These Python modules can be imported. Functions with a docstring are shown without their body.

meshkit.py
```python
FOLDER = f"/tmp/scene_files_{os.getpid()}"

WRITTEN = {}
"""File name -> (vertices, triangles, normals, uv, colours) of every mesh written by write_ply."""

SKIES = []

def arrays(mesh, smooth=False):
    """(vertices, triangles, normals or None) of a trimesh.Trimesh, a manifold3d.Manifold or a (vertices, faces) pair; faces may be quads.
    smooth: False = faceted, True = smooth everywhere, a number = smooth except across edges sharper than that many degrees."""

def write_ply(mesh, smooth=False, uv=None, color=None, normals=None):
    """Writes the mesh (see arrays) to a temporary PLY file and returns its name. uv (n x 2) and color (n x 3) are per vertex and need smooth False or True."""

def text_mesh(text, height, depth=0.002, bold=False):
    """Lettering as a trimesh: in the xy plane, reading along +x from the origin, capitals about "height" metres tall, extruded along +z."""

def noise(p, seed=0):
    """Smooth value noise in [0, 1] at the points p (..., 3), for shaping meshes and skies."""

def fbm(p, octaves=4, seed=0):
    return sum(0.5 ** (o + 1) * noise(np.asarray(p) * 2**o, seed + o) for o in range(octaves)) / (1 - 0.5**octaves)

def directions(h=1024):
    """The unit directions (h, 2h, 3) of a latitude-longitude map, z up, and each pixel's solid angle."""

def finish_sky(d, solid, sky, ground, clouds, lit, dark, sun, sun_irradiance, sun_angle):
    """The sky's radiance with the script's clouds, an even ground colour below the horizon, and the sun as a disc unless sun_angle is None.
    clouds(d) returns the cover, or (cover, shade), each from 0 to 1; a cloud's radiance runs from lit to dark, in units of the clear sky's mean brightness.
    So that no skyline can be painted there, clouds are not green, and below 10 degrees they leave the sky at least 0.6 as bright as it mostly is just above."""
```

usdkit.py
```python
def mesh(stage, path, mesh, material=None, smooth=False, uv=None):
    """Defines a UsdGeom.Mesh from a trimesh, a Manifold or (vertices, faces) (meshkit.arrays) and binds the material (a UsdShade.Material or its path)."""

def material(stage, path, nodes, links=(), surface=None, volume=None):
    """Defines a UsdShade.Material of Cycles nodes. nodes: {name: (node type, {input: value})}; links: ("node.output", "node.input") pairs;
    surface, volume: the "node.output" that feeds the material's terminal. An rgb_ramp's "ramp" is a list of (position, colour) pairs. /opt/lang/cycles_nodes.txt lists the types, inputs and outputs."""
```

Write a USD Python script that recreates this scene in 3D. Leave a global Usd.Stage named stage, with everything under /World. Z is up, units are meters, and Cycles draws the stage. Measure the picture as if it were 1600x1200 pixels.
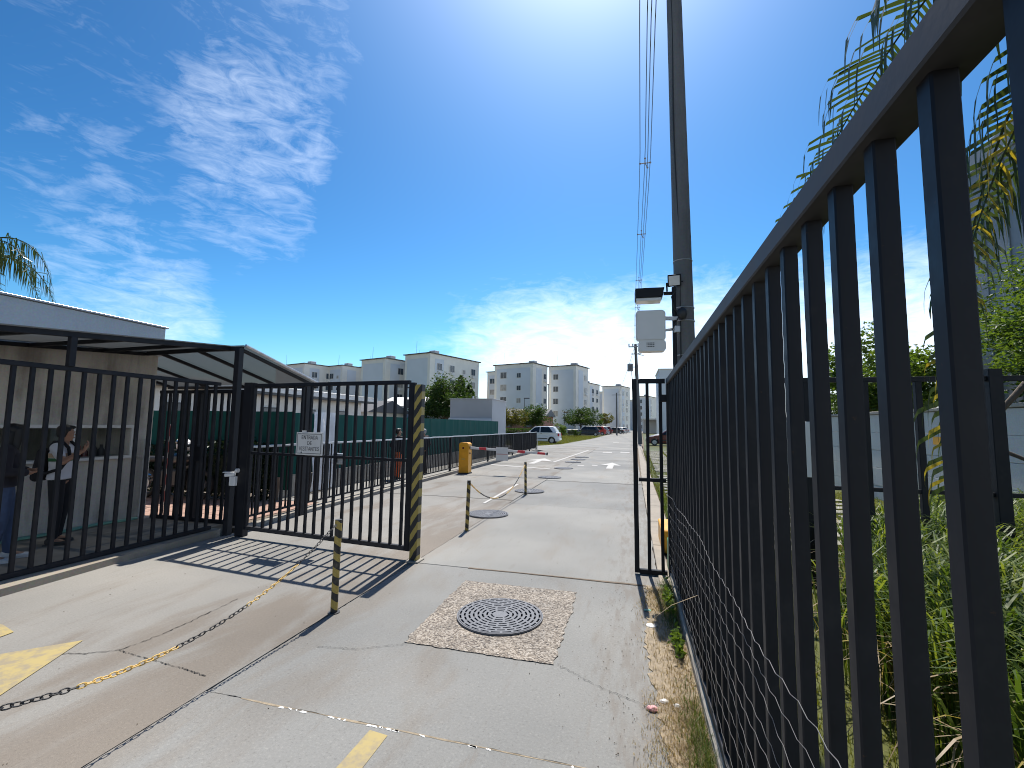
import math, random, numpy as np, trimesh, manifold3d as m3, usdkit, meshkit
from pxr import Usd, UsdGeom, UsdLux, UsdShade, Gf, Sdf, Vt
from shapely.geometry import Polygon, Point, box as sbox, LineString
from shapely.ops import unary_union
stage = Usd.Stage.CreateInMemory()
UsdGeom.SetStageUpAxis(stage, UsdGeom.Tokens.z); UsdGeom.SetStageMetersPerUnit(stage, 1.0)
UsdGeom.Xform.Define(stage, '/World'); UsdGeom.Scope.Define(stage, '/World/Looks')
rng = np.random.default_rng(7); random.seed(7)

# ------------------------------------------------------------------ camera
def basis(pitch, yaw, roll):
    fw = np.array([-math.sin(yaw)*math.cos(pitch), math.cos(yaw)*math.cos(pitch), math.sin(pitch)])
    r0 = np.array([math.cos(yaw), math.sin(yaw), 0]); u0 = np.cross(r0, fw)
    r = r0*math.cos(roll)+u0*math.sin(roll)
    return fw, r, np.cross(r, fw)
FW, RT, UP = basis(.09004, .25773, .0151)
CAM = np.array([0, 0, 1.6])
cam = UsdGeom.Camera.Define(stage, '/World/camera')
cam.CreateFocalLengthAttr(16.0); cam.CreateHorizontalApertureAttr(36.0); cam.CreateVerticalApertureAttr(27.0)
cam.CreateClippingRangeAttr(Gf.Vec2f(.05, 20000))
M4 = Gf.Matrix4d(*[float(v) for row in ((*RT, 0), (*UP, 0), (*(-FW), 0), (*CAM, 1)) for v in row])
cam.AddTransformOp().Set(M4)
cam.CreateExposureAttr(0.78)

# ------------------------------------------------------------------ sky and sun
SUN_EL, SUN_AZ = math.radians(61.5), -0.07
sun = UsdLux.DistantLight.Define(stage, '/World/sun')
sun.CreateIntensityAttr(1.0); sun.CreateAngleAttr(.5); sun.CreateNormalizeAttr(True); sun.CreateColorAttr(Gf.Vec3f(1, .95, .87))
sun.AddRotateZOp().Set(-math.degrees(SUN_AZ)); sun.AddRotateXOp().Set(-(90-math.degrees(SUN_EL)))
sky = UsdLux.DomeLight.Define(stage, '/World/sky')
sn = {'sky': ('sky_texture', {'sky_type': 'single_scattering', 'sun_disc': False, 'sun_elevation': SUN_EL, 'sun_rotation': SUN_AZ, 'altitude': 0.0, 'air_density': 1.0, 'aerosol_density': .95, 'ozone_density': 3.0}),
      'hs': ('hsv', {'hue': .478, 'saturation': 1.12, 'value': .17, 'fac': 1.0}), 'ga': ('gamma', {'gamma': 1.95}), 'gm': ('mix_color', {'blend_type': 'multiply', 'fac': 1.0, 'b': (5.2, 5.2, 5.2), 'use_clamp': False}),
      'tc': ('texture_coordinate', {}), 'sep': ('separate_xyz', {}),
      'az': ('math', {'math_type': 'arctan2'}), 'el': ('math', {'math_type': 'arcsine'}),
      'cv': ('combine_xyz', {'z': 0.0}), 'mp': ('mapping', {'scale': (5.0, 9.0, 1), 'rotation': (0, 0, .12)}), 'mp2': ('mapping', {'scale': (9., 30.0, 1), 'rotation': (0, 0, .12)}),
      'n1': ('noise_texture', {'scale': 1.6, 'detail': 8.0, 'roughness': .6, 'distortion': 1.2}),
      'n2': ('noise_texture', {'scale': 1.6, 'detail': 10.0, 'roughness': .68, 'distortion': 1.1}),
      'nn': ('mix_float', {'fac': .5})}
sl = [('sky.color', 'hs.color'), ('hs.color', 'ga.color'), ('ga.color', 'gm.a'), ('tc.generated', 'sep.vector'), ('sep.x', 'az.value1'), ('sep.y', 'az.value2'), ('sep.z', 'el.value1'),
      ('az.value', 'cv.x'), ('el.value', 'cv.y'), ('cv.vector', 'mp.vector'), ('mp.vector', 'n1.vector'), ('cv.vector', 'mp2.vector'), ('mp2.vector', 'n2.vector'), ('n1.fac', 'nn.a'), ('n2.fac', 'nn.b')]
prev = None
# soft cloud regions: (direction, angular radius in degrees, density)
for i, (c, rad, amt) in enumerate([((-0.5458, 0.5524, 0.63), 9, 0.42), ((-0.6254, 0.6079, 0.4892), 9, 0.55), ((-0.6652, 0.6355, 0.392), 8, 0.48), ((-0.7465, 0.5152, 0.4211), 7, 0.3), ((-0.7722, 0.4001, 0.4936), 9, 0.3), ((-0.8017, 0.4855, 0.3486), 8, 0.38), ((-0.8005, 0.55, 0.2379), 8, 0.5), ((-0.7948, 0.5827, 0.1697), 7, 0.6), ((-0.1631, 0.9484, 0.2718), 3.0, 0.4)]):
    sn[f'd{i}'] = ('math', {'math_type': 'multiply'})   # dot product, built from three products
    for a, k in zip('xyz', range(3)):
        sn[f'd{i}{a}'] = ('math', {'math_type': 'multiply', 'value2': float(c[k])}); sl.append((f'sep.{a}', f'd{i}{a}.value1'))
    sn[f's{i}'] = ('math', {'math_type': 'add'}); sn[f't{i}'] = ('math', {'math_type': 'add'})
    sl += [(f'd{i}x.value', f's{i}.value1'), (f'd{i}y.value', f's{i}.value2'), (f's{i}.value', f't{i}.value1'), (f'd{i}z.value', f't{i}.value2')]
    sn.pop(f'd{i}')
    sn[f'm{i}'] = ('map_range', {'range_type': 'smootherstep', 'from_min': math.cos(math.radians(rad*1.25)), 'from_max': math.cos(math.radians(rad*.3)), 'to_min': 0.0, 'to_max': amt, 'clamp': True})
    sl.append((f't{i}.value', f'm{i}.value'))
    if prev is None: prev = f'm{i}.result'
    else:
        sn[f'x{i}'] = ('math', {'math_type': 'maximum'}); sl += [(prev, f'x{i}.value1'), (f'm{i}.result', f'x{i}.value2')]; prev = f'x{i}.value'
# bank of cumulus along the whole horizon
sn |= {'bk': ('map_range', {'range_type': 'smoothstep', 'from_min': .42, 'from_max': .14, 'to_min': 0.0, 'to_max': 1.25, 'clamp': True}),
       'ba': ('map_range', {'range_type': 'smoothstep', 'from_min': -.55, 'from_max': -.18, 'to_min': .12, 'to_max': 1.0, 'clamp': True}),
       'bm': ('math', {'math_type': 'multiply'}), 'mx': ('math', {'math_type': 'maximum'}),
       'th': ('math', {'math_type': 'multiply_add', 'value2': .55, 'value3': -.70}), 'sb': ('math', {'math_type': 'add'}), 'gn': ('math', {'math_type': 'multiply', 'value2': 1.7, 'use_clamp': True}),
       'mk': ('math', {'math_type': 'multiply', 'value2': 1.5, 'use_clamp': True}), 'cm': ('math', {'math_type': 'multiply', 'use_clamp': True}), 'ct': ('math', {'math_type': 'multiply', 'value2': .85, 'use_clamp': True}),
       'mixc': ('mix_color', {'blend_type': 'mix', 'b': (8.6, 9.3, 10.2), 'use_clamp': False}),
       'bg': ('background_shader', {'strength': .1})}
sl += [('el.value', 'bk.value'), ('az.value', 'ba.value'), ('bk.result', 'bm.value1'), ('ba.result', 'bm.value2'), ('bm.value', 'mx.value1'), (prev, 'mx.value2'),
       ('mx.value', 'th.value1'), ('nn.result', 'sb.value1'), ('th.value', 'sb.value2'), ('mx.value', 'mk.value1'), ('sb.value', 'gn.value1'), ('gn.value', 'cm.value1'), ('mk.value', 'cm.value2'), ('cm.value', 'ct.value1'),
       ('ct.value', 'mixc.fac'), ('gm.result', 'mixc.a'), ('mixc.result', 'bg.color')]
skym = usdkit.material(stage, '/World/Looks/sky', sn, sl, surface='bg.background')
UsdShade.MaterialBindingAPI.Apply(sky.GetPrim()).Bind(skym)

# ------------------------------------------------------------------ materials
MAT = {}
def plain(name, col, rough=.6, metal=0., spec=.5, var=.12, scale=6., bump=0., bscale=60., coat=0.):
    """a colour with some large and some fine variation, and fine relief"""
    c = np.array(col)
    n = {'g': ('geometry', {}), 'n1': ('noise_texture', {'scale': scale, 'detail': 5.0, 'roughness': .6}),
         'r': ('rgb_ramp', {'ramp': [(.25, tuple(c*(1-var))), (.75, tuple(np.minimum(c*(1+var), 1)))]}),
         'mr': ('map_range', {'from_min': .2, 'from_max': .8, 'to_min': max(rough-.1, .02), 'to_max': min(rough+.1, 1), 'clamp': True}),
         'p': ('principled_bsdf', {'metallic': metal, 'specular_ior_level': spec, 'coat_weight': coat})}
    l = [('g.position', 'n1.vector'), ('n1.fac', 'r.fac'), ('r.color', 'p.base_color'), ('n1.fac', 'mr.value'), ('mr.result', 'p.roughness')]
    if bump:
        n |= {'n2': ('noise_texture', {'scale': bscale, 'detail': 4.0}), 'b': ('bump', {'strength': bump, 'distance': .01})}
        l += [('g.position', 'n2.vector'), ('n2.fac', 'b.height'), ('b.normal', 'p.normal')]
    MAT[name] = usdkit.material(stage, f'/World/Looks/{name}', n, l, surface='p.BSDF')
def streaked(name, col, dark, rough=.85, sx=9., sz=.7, amt=.6, bump=.35, low=.42, high=.72):
    """plaster or concrete with vertical rain streaks and blotches"""
    n = {'g': ('geometry', {}), 'mp': ('mapping', {'scale': (sx, sx, sz)}), 'n1': ('noise_texture', {'scale': 1.0, 'detail': 6.0, 'roughness': .65}),
         'n2': ('noise_texture', {'scale': 1.3, 'detail': 7.0, 'roughness': .6}), 'mu': ('math', {'math_type': 'multiply_add', 'value2': .5}),
         'h': ('math', {'math_type': 'multiply', 'value2': .5}), 'r': ('map_range', {'range_type': 'smoothstep', 'from_min': low, 'from_max': high, 'to_min': 0.0, 'to_max': amt, 'clamp': True}),
         'm': ('mix_color', {'a': col, 'b': dark}), 'n3': ('noise_texture', {'scale': 45.0, 'detail': 5.0}),
         'fm': ('mix_color', {'blend_type': 'overlay', 'fac': .25}), 'b': ('bump', {'strength': bump, 'distance': .01}), 'p': ('principled_bsdf', {'roughness': rough, 'specular_ior_level': .25})}
    l = [('g.position', 'mp.vector'), ('mp.vector', 'n1.vector'), ('g.position', 'n2.vector'), ('n2.fac', 'h.value1'), ('n1.fac', 'mu.value1'), ('h.value', 'mu.value3'), ('mu.value', 'r.value'),
         ('r.result', 'm.fac'), ('g.position', 'n3.vector'), ('m.result', 'fm.a'), ('n3.color', 'fm.b'), ('fm.result', 'p.base_color'), ('n3.fac', 'b.height'), ('b.normal', 'p.normal')]
    MAT[name] = usdkit.material(stage, f'/World/Looks/{name}', n, l, surface='p.BSDF')
def leaf(name, c1, c2, trans=.45, rough=.45, scale=3.):
    n = {'oi': ('geometry', {}), 'n1': ('noise_texture', {'scale': scale, 'detail': 3.0}), 'ad': ('math', {'math_type': 'multiply_add', 'value2': .45}), 'hf': ('math', {'math_type': 'multiply', 'value2': .55}),
         'r': ('rgb_ramp', {'ramp': [(.15, c1), (.85, c2)]}), 'p': ('principled_bsdf', {'roughness': rough, 'specular_ior_level': .35}),
         'bt': ('mix_color', {'blend_type': 'multiply', 'fac': 1.0, 'b': (1.25, 1.2, .45), 'use_clamp': False}), 't': ('translucent_bsdf', {}), 'm': ('mix_closure', {'fac': trans})}
    l = [('oi.position', 'n1.vector'), ('n1.fac', 'hf.value1'), ('oi.random_per_island', 'ad.value1'), ('hf.value', 'ad.value3'), ('ad.value', 'r.fac'), ('r.color', 'p.base_color'), ('r.color', 'bt.a'), ('bt.result', 't.color'),
         ('p.BSDF', 'm.closure1'), ('t.BSDF', 'm.closure2')]
    MAT[name] = usdkit.material(stage, f'/World/Looks/{name}', n, l, surface='m.closure')
def pane_mat(name, tint, fac, rough=.02):
    n = {'f': ('fresnel', {'IOR': 1.5}), 't': ('transparent_bsdf', {'color': tint}), 'g': ('glossy_bsdf', {'color': (.9, .9, .9), 'roughness': rough}), 'm': ('mix_closure', {})}
    MAT[name] = usdkit.material(stage, f'/World/Looks/{name}', n, [('f.fac', 'm.fac'), ('t.BSDF', 'm.closure1'), ('g.BSDF', 'm.closure2')], surface='m.closure')
def stripes(name, ca, cb, vec, freq, duty=.5, rough=.55, wear=.3):
    """painted diagonal bands: position . vec"""
    n = {'g': ('geometry', {}), 's': ('separate_xyz', {}), 'x': ('math', {'math_type': 'multiply', 'value2': vec[0]*freq}), 'y': ('math', {'math_type': 'multiply_add', 'value2': vec[1]*freq}),
         'z': ('math', {'math_type': 'multiply_add', 'value2': vec[2]*freq}), 'n': ('noise_texture', {'scale': 22.0, 'detail': 4.0}), 'w': ('math', {'math_type': 'multiply_add', 'value2': .16}),
         'fr': ('math', {'math_type': 'fraction'}), 'gt': ('math', {'math_type': 'greater_than', 'value2': duty}), 'mc': ('mix_color', {'a': ca, 'b': cb}),
         'n2': ('noise_texture', {'scale': 9.0, 'detail': 6.0}), 'wr': ('map_range', {'from_min': .56, 'from_max': .72, 'to_min': 0.0, 'to_max': wear, 'clamp': True}), 'mw': ('mix_color', {'b': (.12, .1, .07)}), 'p': ('principled_bsdf', {'roughness': rough})}
    l = [('g.position', 's.vector'), ('s.x', 'x.value1'), ('s.y', 'y.value1'), ('x.value', 'y.value3'), ('s.z', 'z.value1'), ('y.value', 'z.value3'), ('g.position', 'n.vector'), ('n.fac', 'w.value1'), ('z.value', 'w.value3'), ('w.value', 'fr.value1'),
         ('fr.value', 'gt.value1'), ('gt.value', 'mc.fac'), ('g.position', 'n2.vector'), ('n2.fac', 'wr.value'), ('wr.result', 'mw.fac'), ('mc.result', 'mw.a'), ('mw.result', 'p.base_color')]
    MAT[name] = usdkit.material(stage, f'/World/Looks/{name}', n, l, surface='p.BSDF')

# road concrete: blotches, brown dirt along the wheel tracks and joints, speckle, hairline cracks
def concrete(name, base, dirt, dirt_amt=.75, lo=.5, hi=.7):
    n = {'g': ('geometry', {}), 'mp': ('mapping', {'scale': (1.6, .5, 1)}), 'n1': ('noise_texture', {'scale': 1.1, 'detail': 8.0, 'roughness': .62, 'distortion': .4}),
         'n2': ('noise_texture', {'scale': .45, 'detail': 4.0}), 's': ('separate_xyz', {}), 'jx': ('math', {'math_type': 'add', 'value2': 2.75}), 'ja': ('math', {'math_type': 'absolute'}),
         'jm': ('map_range', {'range_type': 'smoothstep', 'from_min': 1.3, 'from_max': .0, 'to_min': 0.0, 'to_max': .17, 'clamp': True}), 'jy': ('map_range', {'range_type': 'smoothstep', 'from_min': 16.0, 'from_max': 5.0, 'to_min': .15, 'to_max': 1.0, 'clamp': True}), 'jj': ('math', {'math_type': 'multiply'}),
         'ad': ('math', {'math_type': 'add'}), 'r1': ('map_range', {'range_type': 'smoothstep', 'from_min': lo, 'from_max': hi, 'to_min': 0.0, 'to_max': dirt_amt, 'clamp': True}),
         'm1': ('mix_color', {'a': base, 'b': dirt}), 'r2': ('rgb_ramp', {'ramp': [(.3, (.78, .79, .79)), (.7, (1.14, 1.13, 1.1))]}), 'm2': ('mix_color', {'blend_type': 'multiply', 'fac': 1.0, 'use_clamp': False}),
         'n3': ('noise_texture', {'scale': 70.0, 'detail': 6.0, 'roughness': .7}), 'r3': ('rgb_ramp', {'ramp': [(.26, (.5, .49, .48)), (.42, (.95, .95, .95)), (.56, (1, 1, 1)), (.74, (1.38, 1.36, 1.32))]}), 'm3': ('mix_color', {'blend_type': 'multiply', 'fac': .9, 'use_clamp': False}),
         'mp2': ('mapping', {'scale': (5., .9, 1)}), 'n5': ('noise_texture', {'scale': 2.2, 'detail': 7.0, 'roughness': .7}), 'r5': ('map_range', {'range_type': 'smoothstep', 'from_min': .56, 'from_max': .76, 'to_min': 0.0, 'to_max': .6, 'clamp': True}), 'ex': ('map_range', {'range_type': 'smoothstep', 'from_min': -.5, 'from_max': .12, 'to_min': 0.0, 'to_max': .17, 'clamp': True}), 'e5': ('math', {'math_type': 'add'}), 'm5': ('mix_color', {'b': (.17, .15, .13)}),
         'v': ('voronoi_texture', {'scale': 11.0}), 'r4': ('map_range', {'from_min': .02, 'from_max': .06, 'to_min': .55, 'to_max': 0.0, 'clamp': True}), 'nv': ('noise_texture', {'scale': 1.4, 'detail': 2.0}), 'rv': ('map_range', {'from_min': .55, 'from_max': .65, 'to_min': 0.0, 'to_max': 1.0, 'clamp': True}), 'vv': ('math', {'math_type': 'multiply'}), 'm4': ('mix_color', {'b': (.09, .08, .07)}),
         'ns': ('noise_texture', {'scale': 260.0, 'detail': 3.0}), 'b': ('bump', {'strength': .35, 'distance': .006}), 'p': ('principled_bsdf', {'roughness': .88, 'specular_ior_level': .3})}
    l = [('g.position', 'mp.vector'), ('mp.vector', 'n1.vector'), ('g.position', 'n2.vector'), ('g.position', 's.vector'), ('s.x', 'jx.value1'), ('jx.value', 'ja.value1'), ('ja.value', 'jm.value'), ('s.y', 'jy.value'), ('jm.result', 'jj.value1'), ('jy.result', 'jj.value2'),
         ('n1.fac', 'ad.value1'), ('jj.value', 'ad.value2'), ('ad.value', 'r1.value'), ('r1.result', 'm1.fac'), ('n2.fac', 'r2.fac'), ('m1.result', 'm2.a'), ('r2.color', 'm2.b'), ('g.position', 'n3.vector'), ('n3.fac', 'r3.fac'), ('m2.result', 'm3.a'), ('r3.color', 'm3.b'),
         ('g.position', 'mp2.vector'), ('mp2.vector', 'n5.vector'), ('s.x', 'ex.value'), ('ex.result', 'e5.value1'), ('n5.fac', 'e5.value2'), ('e5.value', 'r5.value'), ('r5.result', 'm5.fac'), ('m3.result', 'm5.a'),
         ('g.position', 'v.vector'), ('v.distance', 'r4.value'), ('g.position', 'nv.vector'), ('nv.fac', 'rv.value'), ('r4.result', 'vv.value1'), ('rv.result', 'vv.value2'), ('vv.value', 'm4.fac'), ('m5.result', 'm4.a'), ('m4.result', 'p.base_color'),
         ('g.position', 'ns.vector'), ('ns.fac', 'b.height'), ('b.normal', 'p.normal')]
    MAT[name] = usdkit.material(stage, f'/World/Looks/{name}', n, l, surface='p.BSDF')
concrete('road_concrete', (.24, .232, .218), (.165, .134, .106), .65)
concrete('road_concrete_grey', (.228, .228, .222), (.185, .155, .125), .45)
concrete('road_concrete_pale', (.25, .248, .238), (.215, .18, .145), .35)
plain('walk_tan', (.28, .245, .2), .9, var=.25, scale=3, bump=.4)
plain('kerb_concrete', (.28, .26, .225), .9, var=.25, scale=5, bump=.4)
plain('dirt', (.16, .125, .09), .95, var=.35, scale=4, bump=.6)
plain('straw_dirt', (.27, .22, .155), .95, var=.4, scale=18, bump=.35, bscale=160.)
plain('pink_paver', (.36, .23, .18), .9, var=.2, scale=8, bump=.4)
plain('paver', (.3, .285, .25), .9, var=.25, scale=7, bump=.4)
MAT['black_paint'] = usdkit.material(stage, '/World/Looks/black_paint', {
    'g': ('geometry', {}), 'n': ('noise_texture', {'scale': 7.0, 'detail': 6.0, 'roughness': .65}), 'r': ('rgb_ramp', {'ramp': [(.3, (.007, .0075, .011)), (.55, (.012, .0125, .016)), (.8, (.03, .029, .029))]}),
    'n2': ('noise_texture', {'scale': 38.0, 'detail': 5.0, 'roughness': .7}), 'm2': ('map_range', {'range_type': 'smoothstep', 'from_min': .66, 'from_max': .74, 'to_min': 0.0, 'to_max': .75, 'clamp': True}), 'mx': ('mix_color', {'b': (.06, .028, .014)}),
    'mr': ('map_range', {'from_min': .3, 'from_max': .75, 'to_min': .42, 'to_max': .7, 'clamp': True}), 'b': ('bump', {'strength': .06, 'distance': .004}), 'p': ('principled_bsdf', {'specular_ior_level': .25})},
    [('g.position', 'n.vector'), ('n.fac', 'r.fac'), ('g.position', 'n2.vector'), ('n2.fac', 'm2.value'), ('m2.result', 'mx.fac'), ('r.color', 'mx.a'), ('mx.result', 'p.base_color'), ('n.fac', 'mr.value'), ('mr.result', 'p.roughness'), ('n2.fac', 'b.height'), ('b.normal', 'p.normal')], surface='p.BSDF')
plain('black_dusty', (.03, .03, .034), .62, var=.5, scale=5, bump=.02, bscale=60., spec=.3)
plain('dark_plastic', (.02, .02, .022), .45, spec=.5)
plain('cast_iron', (.13, .135, .15), .6, metal=.1, var=.2, scale=14, bump=.4, bscale=140.)
plain('pit', (.006, .006, .006), .9)
plain('galvanised', (.45, .46, .48), .45, metal=.7, var=.2, scale=12)
plain('chrome', (.6, .6, .6), .2, metal=1.)
plain('white_paint', (.72, .72, .72), .45, var=.05, coat=.2)
plain('white_plastic', (.66, .65, .63), .4, var=.05)
plain('yellow_paint', (.75, .34, .015), .45, var=.14, scale=5, coat=.1)
plain('yellow_plastic', (.62, .4, .1), .4, var=.1)
plain('red_paint', (.42, .03, .03), .4, coat=.3)
plain('dark_red_paint', (.1, .012, .014), .3, coat=.6)
plain('navy_paint', (.02, .026, .045), .3, coat=.6)
plain('silver_paint', (.42, .43, .45), .3, metal=.4, coat=.4)
plain('car_white', (.7, .71, .73), .3, coat=.6, var=.03)
plain('car_black', (.012, .012, .014), .3, coat=.6)
plain('tyre', (.018, .018, .018), .8)
plain('car_glass', (.012, .016, .02), .06, spec=.6, var=.05)
plain('window_glass', (.035, .05, .065), .1, spec=.6, var=.5, scale=.7)
plain('lamp_red', (.4, .01, .01), .2)
plain('lamp_clear', (.6, .6, .6), .1)
plain('window_curtain', (.3, .29, .27), .25, var=.4, scale=1.5)
plain('frame_dark', (.05, .05, .05), .5)
plain('wall_beige', (.7, .68, .62), .9, var=.07, scale=.8, bump=.2)
plain('wall_blue', (.56, .6, .64), .9, var=.05, scale=.6, bump=.2)
plain('wall_grey', (.42, .42, .425), .9, var=.08, scale=.9, bump=.2)
plain('wall_white', (.6, .59, .56), .9, var=.06, scale=1, bump=.2)
plain('roof_dark', (.1, .1, .105), .8)
plain('roof_white', (.62, .61, .58), .8, var=.1)
plain('tile_red', (.3, .14, .1), .9, var=.3, scale=3)
plain('shed_metal', (.22, .235, .25), .6, var=.1, scale=1.2, bump=.1)
streaked('guard_wall', (.54, .505, .455), (.2, .175, .15), amt=.8, low=.42, high=.66, sx=6.)
streaked('band_wall', (.42, .45, .47), (.33, .35, .36), amt=.4, bump=.15)
streaked('boundary_wall', (.5, .495, .465), (.33, .32, .29), sx=3., sz=.4, amt=.5)
streaked('pole_concrete', (.15, .15, .152), (.085, .085, .087), sx=12., sz=.6, amt=.7)
streaked('plinth', (.3, .265, .215), (.18, .15, .12), sx=3, sz=1.0, amt=.6)
plain('green_sheet', (.007, .075, .062), .8, spec=.2, var=.12, scale=2.5, bump=.3, bscale=9.)
plain('tarp', (.7, .71, .74), .3, var=.06, bump=.6, bscale=8.)
plain('skin', (.36, .19, .12), .5, var=.06); plain('skin_dark', (.27, .14, .09), .5, var=.06)
plain('hair_black', (.012, .01, .009), .5, var=.3, scale=60); plain('hair_grey', (.3, .3, .3), .6, var=.3, scale=60)
plain('cloth_white', (.68, .68, .72), .85, var=.06, bump=.5, bscale=25.)
plain('cloth_dark', (.022, .02, .028), .9, var=.3, bump=.5, bscale=25.)
plain('cloth_black', (.012, .012, .015), .85, var=.3, bump=.5, bscale=25.)
plain('denim', (.06, .09, .17), .9, var=.3, scale=9, bump=.5, bscale=30.)
plain('cloth_orange', (.62, .13, .04), .85, var=.12)
plain('cloth_green', (.03, .13, .05), .85); plain('cloth_tan', (.45, .32, .22), .85)
plain('shoe_white', (.65, .65, .65), .6); plain('shoe_dark', (.03, .028, .027), .6)
plain('eye_dark', (.015, .01, .008), .15); plain('lip', (.25, .09, .07), .4)
plain('paper', (.7, .69, .66), .7); plain('print_black', (.02, .02, .025), .6)
plain('bark', (.11, .085, .065), .95, var=.35, scale=9, bump=.8, bscale=30.)
plain('palm_trunk', (.2, .17, .14), .95, var=.3, scale=8, bump=.7, bscale=25.)
plain('road_white', (.43, .42, .4), .8, var=.15, scale=6); 
plain('hose_green', (.2, .42, .33), .5); plain('box_green', (.06, .2, .08), .6)
plain('litter_pink', (.65, .32, .32), .7); plain('litter_white', (.7, .7, .7), .7)
plain('wire_grey', (.3, .3, .3), .5); plain('insulator', (.25, .25, .27), .4); plain('wire', (.02, .02, .02), .6)
plain('hill', (.05, .08, .05), 1., var=.2, scale=.02)
# worn yellow road paint
MAT['road_yellow'] = usdkit.material(stage, '/World/Looks/road_yellow', {
    'g': ('geometry', {}), 'n': ('noise_texture', {'scale': 9.0, 'detail': 7.0, 'roughness': .65}), 'r': ('map_range', {'range_type': 'smoothstep', 'from_min': .4, 'from_max': .62, 'to_min': .05, 'to_max': .85, 'clamp': True}),
    'm': ('mix_color', {'a': (.38, .3, .12), 'b': (.24, .205, .15)}), 'p': ('principled_bsdf', {'roughness': .8})}, [('g.position', 'n.vector'), ('n.fac', 'r.value'), ('r.result', 'm.fac'), ('m.result', 'p.base_color')], surface='p.BSDF')
# exposed aggregate
MAT['aggregate'] = usdkit.material(stage, '/World/Looks/aggregate', {
    'g': ('geometry', {}), 'v': ('voronoi_texture', {'scale': 85.0, 'randomness': 1.0}), 'sc': ('separate_color', {}), 'r': ('rgb_ramp', {'ramp': [(0, (.06, .052, .048)), (.25, (.15, .125, .105)), (.6, (.27, .235, .2)), (1, (.42, .385, .35))]}),
    'n': ('noise_texture', {'scale': 3.5, 'detail': 5.0}), 'nr': ('rgb_ramp', {'ramp': [(.3, (.8, .8, .78)), (.7, (1.15, 1.12, 1.05))]}), 'm': ('mix_color', {'blend_type': 'multiply', 'fac': 1.0, 'use_clamp': False}),
    'b': ('bump', {'strength': .7, 'distance': .012, 'invert': True}), 'p': ('principled_bsdf', {'roughness': .8})},
    [('g.position', 'v.vector'), ('v.color', 'sc.color'), ('sc.r', 'r.fac'), ('g.position', 'n.vector'), ('n.fac', 'nr.fac'), ('r.color', 'm.a'), ('nr.color', 'm.b'), ('m.result', 'p.base_color'), ('v.distance', 'b.height'), ('b.normal', 'p.normal')], surface='p.BSDF')
stripes('post_stripes', (.012, .012, .013), (.36, .27, .06), (-1.55, 0., 1.0), 5.2, .52)
stripes('bollard_stripes', (.014, .013, .013), (.36, .26, .06), (.6, .35, 1.0), 7.6, .5, wear=.7)
stripes('pole_bands', (.5, .48, .46), (.3, .05, .04), (0, 0, 1), 3.3, .35, wear=.3)
stripes('arm_stripes', (.66, .64, .62), (.6, .04, .05), (1, 0, 0), 1.55, .62, wear=.15)
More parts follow.
